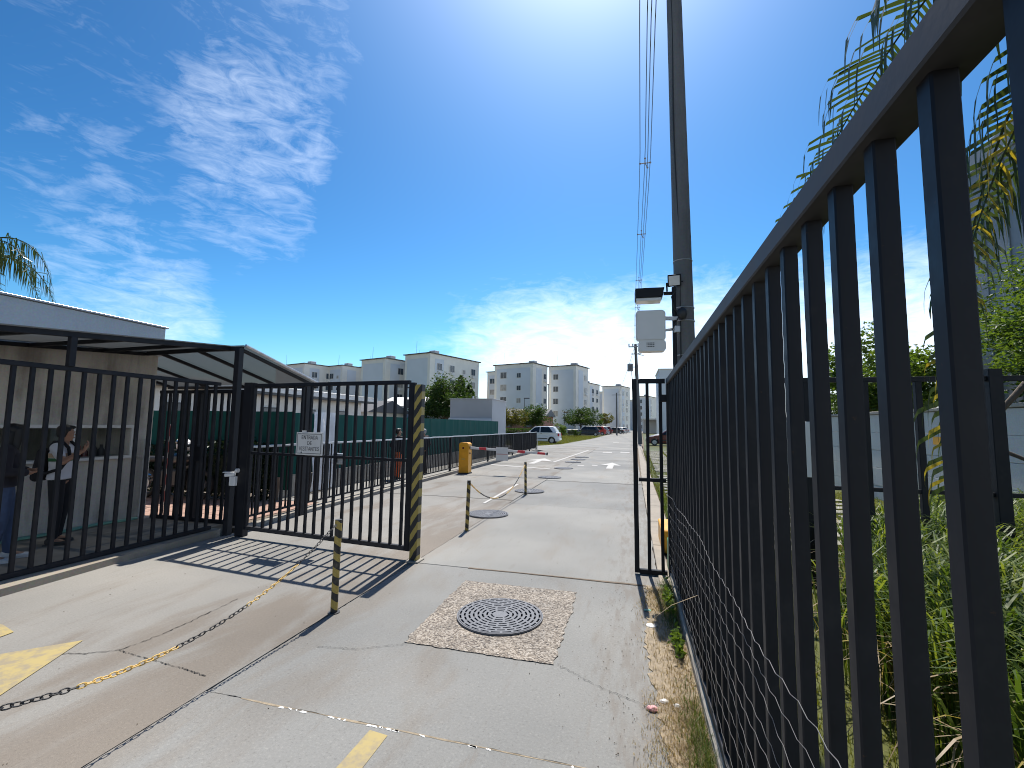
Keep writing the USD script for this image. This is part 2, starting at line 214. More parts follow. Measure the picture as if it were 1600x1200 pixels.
# smoked canopy sheet: lets some light through
MAT['canopy_sheet'] = usdkit.material(stage, '/World/Looks/canopy_sheet', {
    'p': ('principled_bsdf', {'base_color': (.15, .16, .165), 'roughness': .4}), 't': ('translucent_bsdf', {'color': (.17, .175, .175)}), 'c': ('transparent_bsdf', {'color': (.62, .64, .65)}), 'm': ('mix_closure', {'fac': .5}), 'm2': ('mix_closure', {'fac': .3}),
    }, [('p.BSDF', 'm.closure1'), ('t.BSDF', 'm.closure2'), ('m.closure', 'm2.closure1'), ('c.BSDF', 'm2.closure2')], surface='m2.closure')
leaf('leaf_grass', (.07, .11, .022), (.2, .21, .06)); leaf('leaf_lawn', (.13, .15, .035), (.28, .26, .085))
leaf('leaf_strap', (.05, .095, .018), (.17, .22, .05), trans=.5); leaf('leaf_yellow', (.32, .24, .03), (.42, .36, .08)); leaf('leaf_dry', (.3, .22, .13), (.55, .45, .32), trans=.35)
leaf('leaf_tree', (.03, .065, .015), (.11, .17, .03)); leaf('leaf_dark', (.016, .04, .014), (.05, .09, .025)); leaf('leaf_pale', (.14, .19, .04), (.29, .31, .08), trans=.5); leaf('leaf_bright', (.08, .14, .025), (.2, .27, .05), trans=.5); leaf('leaf_olive', (.09, .1, .025), (.24, .19, .05))
leaf('leaf_palm', (.035, .06, .028), (.1, .135, .055), rough=.28, trans=.35)
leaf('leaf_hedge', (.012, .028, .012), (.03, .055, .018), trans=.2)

# ------------------------------------------------------------------ geometry helpers
taken = {}
def path_for(parent, name):
    parent = '/World' if parent is None else (parent if isinstance(parent, str) else str(parent.GetPath()))
    k = taken.get((parent, name), 0); taken[(parent, name)] = k+1
    return f'{parent}/{name}' + (f'_{k:03d}' if k else '')
def tag(p, label=None, cat=None, group=None, kind=None):
    p = p if isinstance(p, Usd.Prim) else p.GetPrim()
    for k, v in (('label', label), ('category', cat), ('group', group), ('kind', kind)):
        if v: p.SetCustomDataByKey(k, v)
    return p
def thing(name, label=None, cat=None, group=None, loc=(0, 0, 0), rotz=0., kind=None):
    x = UsdGeom.Xform.Define(stage, path_for(None, name))
    x.AddTranslateOp().Set(Gf.Vec3d(*map(float, loc))); x.AddRotateZOp().Set(float(rotz))
    return tag(x, label, cat, group, kind)
def obj(name, mesh, mat, parent=None, smooth=False, label=None, cat=None, group=None, kind=None):
    if isinstance(mesh, MB): mesh = mesh.arr()
    m = usdkit.mesh(stage, path_for(parent, name), mesh, MAT[mat] if isinstance(mat, str) else mat, smooth=smooth)
    return tag(m, label, cat, group, kind)
def dup(root, loc, rotz, label=None, group=None):
    was = root.GetCustomData()
    name = root.GetName().rstrip('0123456789').rstrip('_')
    r = thing(name, label or was['label'], was['category'], group or was.get('group'), loc, rotz)
    r.GetReferences().AddInternalReference(root.GetPath()); r.SetInstanceable(True)
    return r
def nrm(v): v = np.asarray(v, float); return v/np.linalg.norm(v)
class MB:
    def __init__(s): s.v, s.f, s.n = [], [], 0
    def add(s, v, f):
        v = np.asarray(v, float); f = np.asarray(f, int)
        if f.shape[1] == 4: f = np.vstack([f[:, [0, 1, 2]], f[:, [0, 2, 3]]])
        s.v.append(v); s.f.append(f+s.n); s.n += len(v); return s
    def arr(s): return np.vstack(s.v), np.vstack(s.f)
    def box(s, lo, hi):
        lo, hi = np.array(lo, float), np.array(hi, float)
        v = np.array([[x, y, z] for x in (0, 1) for y in (0, 1) for z in (0, 1)])*(hi-lo)+lo
        return s.add(v, [[0, 1, 3, 2], [4, 6, 7, 5], [0, 4, 5, 1], [2, 3, 7, 6], [0, 2, 6, 4], [1, 5, 7, 3]])
    def cbox(s, lo, hi, c=.004):
        """box with chamfered edges"""
        lo, hi = np.array(lo, float), np.array(hi, float); c = min(c, *(abs(hi-lo)/3))
        pts = []
        for k in range(3):
            for sx in (0, 1):
                for sy in (0, 1):
                    for sz in (0, 1):
                        p = np.where(np.array([sx, sy, sz]) == 0, lo+c, hi-c); p[k] = (lo, hi)[(sx, sy, sz)[k]][k]; pts.append(p)
        h = trimesh.Trimesh(np.array(pts)).convex_hull
        return s.add(h.vertices, h.faces)
    def sweep(s, sec, p, q, up=(0, 0, 1), sec2=None, caps=True):
        """section (n x 2) from p to q"""
        p, q = np.array(p, float), np.array(q, float); d = nrm(q-p); up = np.array(up, float)
        if abs(d@nrm(up)) > .98: up = np.array([1., 0, 0]) if abs(d[0]) < .9 else np.array([0, 1., 0])
        a = nrm(np.cross(d, up)); b = np.cross(a, d); sec = np.asarray(sec, float); n = len(sec); sec2 = sec if sec2 is None else np.asarray(sec2)
        v = np.vstack([p+sec[:, :1]*a+sec[:, 1:]*b, q+sec2[:, :1]*a+sec2[:, 1:]*b])
        i = np.arange(n); j = (i+1) % n
        s.add(v, np.stack([i, i+n, j+n, j], 1))
        if caps: s.add(v, np.vstack([[[0, k, k+1] for k in range(1, n-1)], [[n, n+k+1, n+k] for k in range(1, n-1)]]))
        return s
    def bar(s, p, q, w, h=None, c=.003, up=(0, 0, 1)):
        h = w if h is None else h; a, b = w/2, h/2
        if c: sec = [(-a+c, -b), (a-c, -b), (a, -b+c), (a, b-c), (a-c, b), (-a+c, b), (-a, b-c), (-a, -b+c)]
        else: sec = [(-a, -b), (a, -b), (a, b), (-a, b)]
        return s.sweep(sec, p, q, up)
    def tube(s, p, q, r, r2=None, n=10):
        t = np.arange(n)/n*2*np.pi; c = np.stack([np.cos(t), np.sin(t)], 1); return s.sweep(c*r, p, q, sec2=c*(r if r2 is None else r2))
    def path(s, pts, r, n=6, closed=False):
        pts = np.array(pts, float); k = len(pts); rr = np.broadcast_to(np.asarray(r, float), (k,))
        tan = np.roll(pts, -1, 0)-np.roll(pts, 1, 0)
        if not closed: tan[0] = pts[1]-pts[0]; tan[-1] = pts[-1]-pts[-2]
        t = np.arange(n)/n*2*np.pi; V = []
        a = None
        for i in range(k):
            d = nrm(tan[i])
            if a is None: a = nrm(np.cross(d, (0, 0, 1) if abs(d[2]) < .9 else (1, 0, 0)))
            else: a = nrm(a-d*(a@d))
            b = np.cross(d, a); V.append(pts[i]+rr[i]*(np.cos(t)[:, None]*a+np.sin(t)[:, None]*b))
        V = np.vstack(V); F = []
        for i in range(k if closed else k-1):
            o, o2 = i*n, ((i+1) % k)*n
            for j in range(n): F.append([o+j, o2+j, o2+(j+1) % n, o+(j+1) % n])
        s.add(V, F)
        if not closed: s.add(V, [[0, j+1, j] for j in range(1, n-1)]+[[len(V)-n, len(V)-n+j, len(V)-n+j+1] for j in range(1, n-1)])
        return s
    def poly(s, pl, z0, z1):
        """shapely polygon extruded from z0 to z1"""
        for g in getattr(pl, 'geoms', [pl]):
            if g.is_empty or g.geom_type != 'Polygon': continue
            m = trimesh.creation.extrude_polygon(g, z1-z0, engine='earcut'); s.add(m.vertices+[0, 0, z0], m.faces)
        return s
    def mesh(s, m): return s.add(m.vertices, m.faces)
    def ball(s, c, r, sub=2):
        m = trimesh.creation.icosphere(sub); return s.add(m.vertices*np.broadcast_to(r, (3,))+c, m.faces)
    def lathe(s, prof, n=24, c=(0, 0, 0)):
        """profile of (r, z)"""
        prof = np.array(prof, float); t = np.arange(n)/n*2*np.pi; k = len(prof)
        V = np.stack([np.outer(prof[:, 0], np.cos(t)), np.outer(prof[:, 0], np.sin(t)), np.repeat(prof[:, 1:2], n, 1)], -1).reshape(-1, 3)+c
        F = [[i*n+j, i*n+(j+1) % n, (i+1)*n+(j+1) % n, (i+1)*n+j] for i in range(k-1) for j in range(n)]
        return s.add(V, F)
    def xf(s, R=None, t=(0, 0, 0)):
        s.v = [(v if R is None else v@np.asarray(R).T)+t for v in s.v]; return s
def rotz(a): c, s_ = math.cos(a), math.sin(a); return np.array([[c, -s_, 0], [s_, c, 0], [0, 0, 1]])
def strip(pts, widths, side):
    """flat ribbon along pts"""
    pts = np.array(pts); w = np.array(widths)[:, None]*np.asarray(side)
    v = np.empty((2*len(pts), 3)); v[0::2] = pts-w; v[1::2] = pts+w
    return v, [[2*i, 2*i+1, 2*i+3, 2*i+2] for i in range(len(pts)-1)]
def ribbons(P, W, S):
    """P (n,k,3) centre lines, W (n,k) half widths, S (n,3) or (n,k,3) side directions -> one mesh"""
    n, k, _ = P.shape
    if S.ndim == 2: S = np.repeat(S[:, None], k, 1)
    V = np.empty((n, k, 2, 3)); V[:, :, 0] = P-W[..., None]*S; V[:, :, 1] = P+W[..., None]*S
    base = (np.arange(n)*2*k)[:, None]+2*np.arange(k-1)[None]
    F = np.stack([base, base+1, base+3, base+2], -1).reshape(-1, 4)
    return V.reshape(-1, 3), F

# ------------------------------------------------------------------ the setting: ground, road, walks
g = 4000.
obj('ground', MB().box((-g, -g, -1.2), (g, g, -.16)), 'dirt', kind='structure')
obj('hills', (lambda m: m)(MB().mesh((lambda t: trimesh.Trimesh(np.array([[x, y, z] for x, y, z in t]), [[2*i, 2*i+2, 2*i+1] for i in range(len(t)//2-1)]+[[2*i+1, 2*i+2, 2*i+3] for i in range(len(t)//2-1)]+[]))(
    [q for i in range(121) for a in [(-60+i)/60*1.5] for q in ((1500*math.sin(a), 1500*math.cos(a), -1.), (1560*math.sin(a), 1560*math.cos(a), 22+14*math.sin(a*7)+9*math.sin(a*17+1)))]))), 'hill', kind='structure')
road = thing('road', kind='structure')
obj('road_bed', MB().box((-5.7, -6, -.15), (.62, 36, -.045)), 'dirt', road)
xs = [(-5.55, -2.466), (-2.454, .3)]
cuts = {0: [-4, 4.96, 9.6, 14.05, 18.6, 23.1, 27.6, 31.8, 35.8], 1: [-4, -.4, 2.31, 4.975, 9.2, 13.35, 17.8, 22.3, 26.8, 31.3, 35.8]}
tones = ['road_concrete', 'road_concrete_grey', 'road_concrete_pale']
def edge(a, b, k, amp=.004):
    t = np.linspace(0, 1, k, endpoint=False); pt = np.outer(1-t, a)+np.outer(t, b); nz = np.convolve(rng.normal(0, amp, k+8), np.ones(3)/1.7, 'same')[4:-4]; return pt+np.stack([nz, np.roll(nz, 1)*.6], 1)*(t*(1-t) > .002)[:, None]
for lane in (0, 1):
    c = cuts[lane]
    for i in range(len(c)-1):
        x0, x1 = xs[lane]
        if lane and c[i] > 4.9: x1 = .255
        gp_ = (.0015 if lane == 0 else .006); y0, y1 = c[i]+gp_, c[i+1]-gp_
        # ragged slab edge
        pts = []
        pl = Polygon(np.vstack([edge((x0, y0), (x1, y0), 130, .003 if lane and i == 2 else .0012), edge((x1, y0), (x1, y1), 60, .005 if lane else .001), edge((x1, y1), (x0, y1), 130, .003 if lane and i == 1 else .0012), edge((x0, y1), (x0, y0), 160, .0016)])).buffer(0)
        dz = [0, -.004, .003, -.002][(i+lane) % 4]
        obj('concrete_slab', MB().poly(pl, -.1, dz), tones[0] if lane == 0 else (tones[1] if i < 3 else tones[2] if i % 2 else tones[1]), road)
obj('road_surface', MB().poly(Polygon([(-5.6, 35.806), (.45, 35.806), (.9, 60), (2.2, 110), (6, 240), (-1, 240), (-4.4, 110), (-4.8, 62), (-5.9, 40), (-7.2, 35.806)]), -.1, 0), 'road_concrete_pale', road)
obj('road_surface', MB().box((-24, 29.6, -.1), (-5.56, 35.8, -.004)), 'road_concrete_pale', road)
for (ya, xa, xb, lb) in ((2.31, -2.2, .05, 0), (4.968, -1.78, .2, 0)):
    xx = np.linspace(xa, xb, 120); wdt = np.clip(.004+.02*(meshkit.fbm(np.stack([xx*4, xx*0+ya, xx*0], 1), 4, 9)-.42), .001, .03); cen = ya+.012*(meshkit.fbm(np.stack([xx*2.2, xx*0, xx*0+ya], 1), 3, 4)-.5)-.004
    obj('joint_filler', MB().poly(Polygon(list(zip(xx, cen-wdt*1.6))+list(zip(xx[::-1], (cen+wdt*.4)[::-1]))).buffer(0), -.05, .0042), 'straw_dirt' if ya < 3 else 'dirt', road)
ch_ = MB()
for k in range(26):
    x0, w_ = rng.uniform(-2.0, .0), rng.uniform(.01, .05); ch_.poly(Polygon([(x0, 2.29+rng.normal(0, .006)), (x0+w_, 2.288), (x0+w_*.9, 2.30), (x0+.2*w_, 2.303)]).convex_hull, 0, .0052)
obj('joint_chips', ch_, 'paper', road)
obj('crack_filler', MB().box((-1.78, 4.968, -.04), (.1, 4.985, .004)), 'dirt', road)
ck = MB()
def crack(pts, w):
    pts = np.array(pts, float); t = np.linspace(0, len(pts)-1, 60); q = np.stack([np.interp(t, np.arange(len(pts)), pts[:, k]) for k in (0, 1)], 1)+rng.normal(0, .004, (60, 2)); ww = w*np.clip(rng.normal(1, .5, 60), .2, 2)
    d = np.gradient(q, axis=0); n_ = np.stack([-d[:, 1], d[:, 0]], 1)/np.linalg.norm(d, axis=1)[:, None]; P = np.empty((60, 2, 3)); P[:, 0, :2] = q-n_*ww[:, None]; P[:, 1, :2] = q+n_*ww[:, None]; P[:, :, 2] = .0042; b = np.arange(59)[:, None]*2; ck.add(P.reshape(-1, 3), b+[0, 1, 3, 2])
crack([(-3.85, 2.36), (-3.62, 2.42), (-3.46, 2.52), (-3.42, 2.69), (-3.41, 2.94), (-3.43, 3.21), (-3.45, 3.5)], .0025)
crack([(-3.46, 2.52), (-3.2, 2.49), (-2.92, 2.47), (-2.6, 2.43)], .002)
crack([(-1.6, 3.17), (-1.9, 3.0), (-2.2, 2.95)], .0012); crack([(-.5, 3.2), (-.2, 3.0), (.05, 2.9)], .0012)
crack([(-5.2, 14.05), (-4.2, 13.9), (-3.4, 13.7), (-2.46, 13.4)], .006); crack([(-2.45, 9.2), (-1.4, 9.15), (-.2, 9.22)], .002)
obj('hairline_cracks', ck, 'pit', road)
# verge at the foot of the near fence, and the tan gutter beyond the gate
yv = np.linspace(-4, 4.97, 240); xv = np.interp(yv, [-4, 1.6, 2.4, 2.8, 3.7, 4.4, 4.975], [.1, .1, .17, .14, .08, .13, .12])+.03*(meshkit.fbm(np.stack([yv*3, yv*0, yv*0], 1), 4, 1)-.5)+.012*rng.normal(size=240)
verge = obj('verge', MB().poly(Polygon(list(zip(xv, yv))+[(.374, 4.97), (.374, -4)]).buffer(0), -.1, .0045), 'straw_dirt', kind='structure')
kerb = thing('gutter', kind='structure')
for i in range(24):
    y0 = 4.99+i*1.6; x0 = .262+max(0, (y0-12))*.008
    obj('kerb_stone', MB().cbox((x0, y0+.006, -.1), (x0+.3 if i else x0+.12, y0+1.592, .022), .006), 'walk_tan', kerb)
# left pavement behind the plinth, walkway beside the railing, pink pavers by the pedestrian gate
obj('pavement', MB().box((-14, -4, -.1), (-5.86, 5.72, .075)), 'walk_tan', kind='structure')
wk = thing('walkway', kind='structure')
obj('walkway_bed', MB().box((-14, 5.724, -.12), (-5.68, 7.95, .0)), 'dirt', wk)
for i in range(15):
    for j in range(7):
        x0 = -11.4+i*.36; y0 = 5.75+j*.31
        if x0 < -7.1 or True: obj('paving_tile', MB().box((x0, y0, -.04), (x0+.348, y0+.298, .012+rng.uniform(-.002, .002))), 'pink_paver', wk)
for i in range(14):
    y0 = 7.96+i*1.55; obj('walkway_slab', MB().box((-7.0, y0, -.1), (-5.9, y0+1.54, .012+rng.uniform(-.002, .002))), 'road_concrete_pale', wk)
obj('kerb_strip', MB().poly(Polygon([(-5.895, 7.96), (-5.66, 5.73), (-5.56, 5.73), (-5.78, 18), (-5.98, 29.6), (-6.2, 29.6), (-5.895, 12)]).buffer(0), -.1, .05), 'kerb_concrete', wk)
# lawns
obj('lawn_soil', MB().poly(Polygon([(.42, -4), (5.62, -4), (5.62, 60), (1.4, 60), (.75, 30), (.6, 14), (.585, 6.6), (.42, 5.0)]), -.14, -.02), 'leaf_lawn', kind='structure')
obj('lawn_soil', MB().poly(Polygon([(-7.2, 35.81), (-5.95, 40), (-4.85, 62), (-4.45, 110), (-14, 110), (-60, 60), (-24, 35.81)]), -.14, -.015), 'leaf_lawn', kind='structure')
obj('lawn_soil', MB().poly(Polygon([(1.45, 60.01), (12, 60.01), (40, 300), (9, 300), (2.3, 110)]), -.14, -.015), 'leaf_lawn', kind='structure')
obj('yard', MB().poly(Polygon([(-90, 29.5), (-90, 8.3), (-7.3, 8.3), (-7.3, 24), (-13, 29.5)]), -.14, -.03), 'dirt', kind='structure')

# concrete strips set in grass beside the road, right
pv = thing('paved_verge', kind='structure')
for j in range(46):
    y0 = 6.9+j*.56
    for i in range(4):
        x0 = .78+i*.98+max(0, y0-14)*.012
        if rng.random() < .04: continue
        obj('paver', MB().box((x0+rng.normal(0, .012), y0+rng.normal(0, .012), -.06), (x0+.86, y0+.3, .012+rng.uniform(-.006, .006))), 'paver', pv)

# ------------------------------------------------------------------ markings on the road
def flat(name, pts, mat, label, cat, z=.0045, group=None):
    return obj(name, MB().poly(Polygon(pts), z, z+.0012), mat, label=label, cat=cat, group=group)
flat('road_arrow', [(-3.85, 2.55), (-4.7, 1.7), (-4.35, 1.7), (-4.35, -.6), (-3.85, -.6), (-3.85, 1.62), (-3.45, 1.78)], 'road_yellow', 'worn yellow painted arrowhead on the concrete at the left edge of the picture', 'road marking')
flat('road_dash', [(-4.48, 2.5), (-4.47, 2.42), (-4.9, 2.32), (-5.2, 2.5), (-4.72, 2.56)], 'road_yellow', 'small yellow paint mark beyond the big yellow arrowhead', 'road marking')
flat('road_dash', [(-1.335, 2.262), (-1.225, 2.25), (-1.205, .5), (-1.36, .5)], 'road_yellow', 'yellow painted dash at the bottom edge before the cracked joint', 'road marking')
flat('road_line', [(-5.5, 17.85), (-2.95, 16.95), (-2.95, 16.75), (-5.5, 17.6)], 'road_white', 'long white stop line across the left lane past the barrier', 'road marking')
def arrow(cx, cy, L, w, flip, label):
    p = [(-.12, 0), (.12, 0), (.12, L*.55), (w, L*.5), (0, L), (-w, L*.5), (-.12, L*.55)]
    flat('road_arrow', [(cx+x, cy+(y if not flip else L-y)) for x, y in p], 'road_white', label, 'road marking')
arrow(-4.1, 18.9, 3.2, .62, False, 'white arrow in the left lane just past the stop line')
arrow(-.85, 17.9, 3.0, .42, False, 'white arrow in the right lane beyond the drain grates')
flat('road_dash', [(-2.15, 18.7), (-1.9, 18.75), (-1.9, 19.1), (-2.15, 19.05)], 'road_white', 'small white dash right of the last near drain grates', 'road marking')
flat('road_dash', [(-1.6, 19.0), (-1.38, 19.0), (-1.38, 19.35), (-1.6, 19.35)], 'road_white', 'small white dash beside the right lane arrow', 'road marking')
for x0, y0, l in [(-1.75, 28.6, 'faint white bar across the right lane far beyond the arrow'), (-.7, 29.2, 'short white bar near the right kerb far beyond the arrow'), (-1.8, 46, 'farthest white bar on the road before the parked cars')]:
    flat('road_dash', [(x0, y0), (x0+.55, y0), (x0+.55, y0+.9), (x0, y0+.9)], 'road_white', l, 'road marking')
flat('road_line', [(-2.96, 9.0), (-2.9, 9.0), (-2.98, 12.2), (-3.05, 12.2)], 'road_white', 'faint worn white lane line behind the sagging chain', 'road marking')
flat('road_line', [(-3.4, 20.1), (-3.3, 20.1), (-2.75, 31), (-2.87, 31)], 'road_white', 'faint white lane line running towards the parked cars', 'road marking')

# ------------------------------------------------------------------ drain grates
def grate(parent, r=.36, rings=8):
    disc = Point(0, 0).buffer(r-.012, 48)
    slots = []
    for k in range(rings):
        rr = r*.2+k*(r*.72/(rings-1)); n = [6, 8, 10, 14, 16, 20, 24, 24][k]; w = r*.042
        off = .5*(k % 2)
        for i in range(n):
            a0 = (i+off+.11)/n*2*math.pi; a1 = (i+off+.89)/n*2*math.pi; t = np.linspace(a0, a1, 5)
            slots.append(LineString(np.stack([rr*np.cos(t), rr*np.sin(t)], 1)).buffer(w/2, 2, cap_style=2))
    obj('pit', MB().lathe([(r-.01, .006), (0.0001, .006)], 32), 'pit', parent)
    obj('lid', MB().poly(disc.difference(unary_union(slots)), .0085, .022), 'cast_iron', parent)
    obj('frame', MB().poly(Point(0, 0).buffer(r, 48).difference(Point(0, 0).buffer(r-.009, 48)), .006, .02), 'cast_iron', parent)
obj('drain_surround', MB().poly(Polygon(np.vstack([edge(a_, b_, 70, .006) for a_, b_ in (((-1.67, 4.565), (-.525, 4.57)), ((-.525, 4.57), (-.52, 3.185)), ((-.52, 3.185), (-1.63, 3.19)), ((-1.63, 3.19), (-1.67, 4.565)))])).buffer(0), .0005, .0042), 'aggregate', label='square panel of exposed pebble concrete around the nearest drain grate', cat='concrete panel')
g0 = thing('drain_grate', 'nearest round iron drain grate, set in the pebble panel', 'drain grate', None, (-1.08, 3.82, 0), 10); grate(g0)
ords = ['second', 'third', 'fourth', 'fifth', 'sixth', 'seventh', 'eighth']
for i, (x, y) in enumerate([(-2.5, 7.95), (-2.42, 11.0), (-2.47, 14.1), (-2.5, 17.3), (-2.54, 20.4), (-2.5, 22.1), (-2.5, 23.8)]):
    dup(g0, (x, y, .001), 40*i, f'{ords[i]} round drain grate from the gate, beside the bollard line' if i < 3 else f'small distant drain grate in the lane, {ords[i]} of the row from the gate')
flat('drain_cover', [(-5.1, 32.7), (-4.6, 32.8), (-4.6, 33.4), (-5.1, 33.3)], 'cast_iron', 'flat dark cover in the road in front of the white hatchback', 'drain cover')

# ------------------------------------------------------------------ fences and gates
def chip(s): return .003
# near fence on the right
FX = .405
f = thing('bar_fence', 'tall black bar fence running close along the right side of the picture', 'fence')
obj('top_rail', MB().bar((FX, -1.2, 2.105), (FX, 5.28, 2.105), .075, .06, .004), 'black_dusty', f)
obj('bottom_rail', MB().bar((FX, -1.2, .13), (FX, 5.28, .13), .04, .04), 'black_dusty', f)
y = -.683
while y < 5.2:
    obj('bar', MB().bar((FX+rng.normal(0, .0012), y+.02+rng.normal(0, .0015), .15), (FX+rng.normal(0, .0012), y+.02+rng.normal(0, .0015), 2.075), .0335, .0335, .003, up=(0, 1, 0)), 'black_paint', f)
    y += .1515
obj('end_post', MB().bar((FX+.01, 5.29, 0), (FX+.01, 5.29, 2.14), .09, .09, .005, up=(0, 1, 0)), 'black_paint', f)
obj('post', MB().bar((FX+.05, -1.2, 0), (FX+.05, -1.2, 2.14), .08, .08, .005, up=(0, 1, 0)), 'black_paint', f)
obj('fence_plinth', MB().cbox((.375, -1.5, -.14), (.5, 5.3, .07), .01), 'kerb_concrete', label='low pale concrete kerb under the near black bar fence', cat='kerb')
# chicken wire fixed along the fence foot
mb = MB(); top = lambda yy: .95-.05*max(0, yy-3.6)
for k in range(12):
    zz = k*.082; ph = rng.uniform(0, 6)
    mb.path([(.372+.006*math.sin(yy*7+k), yy, max(.02, top(yy)-zz+.0055*(1 if (i+k) % 2 else -1)+.012*math.sin(yy*3.1+ph))) for i, yy in enumerate(np.arange(.6, 5.15, .052))], .0007 if k else .0011, 3)
obj('wire_mesh', mb, 'wire_grey', label='thin diamond wire netting tied to the foot of the near black bar fence', cat='wire mesh')

# right gate leaf across the lane edge
gl = thing('gate_leaf', 'narrow black gate leaf standing open at the right edge of the lane', 'gate', loc=(0, 5.33, 0))
obj('stile', MB().bar((.045, 0, 0.02), (.03, 0, 2.14), .05, .05, .004, up=(0, 1, 0)), 'black_paint', gl)
for z, w in ((2.115, .05), (1.02, .04), (.035, .05)): obj('rail', MB().bar((.07, 0, z), (.36, 0, z), w, w, .004), 'black_paint', gl)
for x in (.175, .315): obj('bar', MB().bar((x, 0, .06), (x-.006, 0, 2.09), .035, .035, .003, up=(0, 1, 0)), 'black_paint', gl)
obj('bracket', MB().cbox((.3, -.07, 1.88), (.39, -.03, 1.96), .004), 'black_paint', gl)
# fence running away to the right from the gate line
bf = thing('bar_fence', 'black fence of sparse posts and thin rails seen behind the near fence at right', 'fence', loc=(0, 5.33, 0))
for z, w in ((2.11, .05), (1.02, .04), (.035, .04)): obj('rail', MB().bar((.5, 0, z), (5.55, 0, z), w, w, .004), 'black_paint', bf)
for x in (1.75, 2.27, 2.72, 3.13): obj('post', MB().bar((x, 0, .06), (x, 0, 2.085), .055, .055, .004, up=(0, 1, 0)), 'black_paint', bf)
obj('post', MB().bar((3.32, 0, -.1), (3.32, 0, 2.2), .11, .11, .005, up=(0, 1, 0)), 'black_paint', bf)
for x in (3.8, 4.3, 4.8, 5.4): obj('post', MB().bar((x, 0, .06), (x, 0, 2.085), .055, .055, .004, up=(0, 1, 0)), 'black_paint', bf)

# left fence on its plinth
lf = thing('bar_fence', 'black bar fence on a low plinth in front of the guard house', 'fence')
LX = -5.755
obj('top_rail', MB().bar((LX, .2, 2.125), (LX, 5.27, 2.125), .05, .05, .004), 'black_paint', lf)
obj('bottom_rail', MB().bar((LX, .2, .1), (LX, 5.27, .1), .05, .05, .004), 'black_paint', lf)
for k in range(32): 
    yy = 2.99+.1475*(k-16)
    if yy < 5.3: obj('bar', MB().bar((LX, yy, .125), (LX, yy, 2.1), .035, .035, .003, up=(0, 1, 0)), 'black_paint', lf)
obj('fence_plinth', MB().poly(Polygon([(-5.86, .0), (-5.40, .0), (-5.47, 2.9), (-5.66, 5.36), (-5.86, 5.36)]), -.12, .07), 'plinth', label='low worn concrete plinth under the fence in front of the guard house', cat='kerb')
# hinge posts
hp = obj('gate_post', MB().bar((-5.545, 5.36, -.02), (-5.545, 5.36, 2.66), .085, .085, .004, up=(0, 1, 0)).bar((-5.31, 5.37, 0), (-5.31, 5.37, 2.15), .14, .1, .004, up=(0, 1, 0)), 'black_paint', label='thick black hinge post carrying the visitors gate and the canopy corner', cat='post')
# visitors gate
vg = thing('visitors_gate', 'closed black bar gate with the white visitors sign across the left lane', 'gate', loc=(-5.235, 5.34, 0), rotz=-5.9)
W = 2.66
obj('stile', MB().bar((.03, 0, .1), (.03, 0, 2.14), .05, .05, .004, up=(0, 1, 0)), 'black_paint', vg)
obj('stile', MB().bar((W, 0, .1), (W, 0, 2.1), .075, .06, .004, up=(0, 1, 0)), 'black_paint', vg)
for z, h in ((2.105, .05), (1.155, .035), (.125, .055)): obj('rail', MB().bar((.056, 0, z), (W-.04, 0, z), .05 if h > .04 else .03, h, .004), 'black_dusty' if z < .2 else 'black_paint', vg)
for k in range(17): obj('bar', MB().bar((.19+k*.148, .002, .153), (.19+k*.148, .002, 2.079), .033, .033, .003, up=(0, 1, 0)), 'black_paint', vg)
obj('latch_box', MB().cbox((1.45, .03, 1.06), (1.62, .1, 1.2), .008), 'galvanised', vg)
gp = obj('gate_post', MB().bar((-2.475, 5.03, 0), (-2.475, 5.03, 2.07), .095, .095, .004, up=(0, 1, 0)), 'post_stripes', label='square gate post with black and yellow diagonal stripes at the end of the visitors gate', cat='post')
obj('post_footing', MB().cbox((-2.56, 4.94, -.01), (-2.39, 5.12, .018), .006), 'kerb_concrete', label='small concrete footing at the foot of the striped gate post', cat='footing')
# sign
c5, s5 = math.cos(math.radians(-5.9)), math.sin(math.radians(-5.9))
sg = thing('visitors_sign', 'white visitors entrance sign hung on the black gate', 'sign', loc=(-5.235+.91*c5+.05*s5, 5.34+.91*s5-.05*c5, 1.165), rotz=-5.9)
obj('plate', MB().cbox((0, -.006, 0), (.445, .006, .3), .003), 'white_plastic', sg)
obj('hanging_tab', MB().box((.09, -.005, .3), (.16, .005, .322)), 'white_plastic', sg)
mb = MB()
for a, b in (((.02, .02), (.425, .026)), ((.02, .274), (.425, .28)), ((.02, .02), (.026, .28)), ((.419, .02), (.425, .28))): mb.box((a[0], -.0085, a[1]), (b[0], -.0065, b[1]))
obj('border', mb, 'print_black', sg)
def letters(parent, text, h, cx, z, y, mat, width=None, bold=True, rot=None, nm='lettering'):
    t = meshkit.text_mesh(text, h, .0015, bold); v = np.array(t.vertices); w = v[:, 0].max()-v[:, 0].min()
    v[:, 0] -= v[:, 0].min()+w/2
    if width: v[:, 0] *= width/w
    P = np.stack([v[:, 0]+cx, y-v[:, 2], v[:, 1]+z], 1)
    if rot is not None: P = P@rot.T
    return obj(nm, (P, t.faces), mat, parent)
letters(sg, 'ENTRADA', .05, .23, .208, -.007, 'print_black', .27, False); letters(sg, 'DE', .046, .23, .136, -.007, 'print_black', .075, False); letters(sg, 'VISITANTES', .05, .225, .06, -.007, 'print_black', .335, False)
obj('screw', MB().tube((.1, -.006, .035), (.1, -.011, .035), .008), 'print_black', sg)

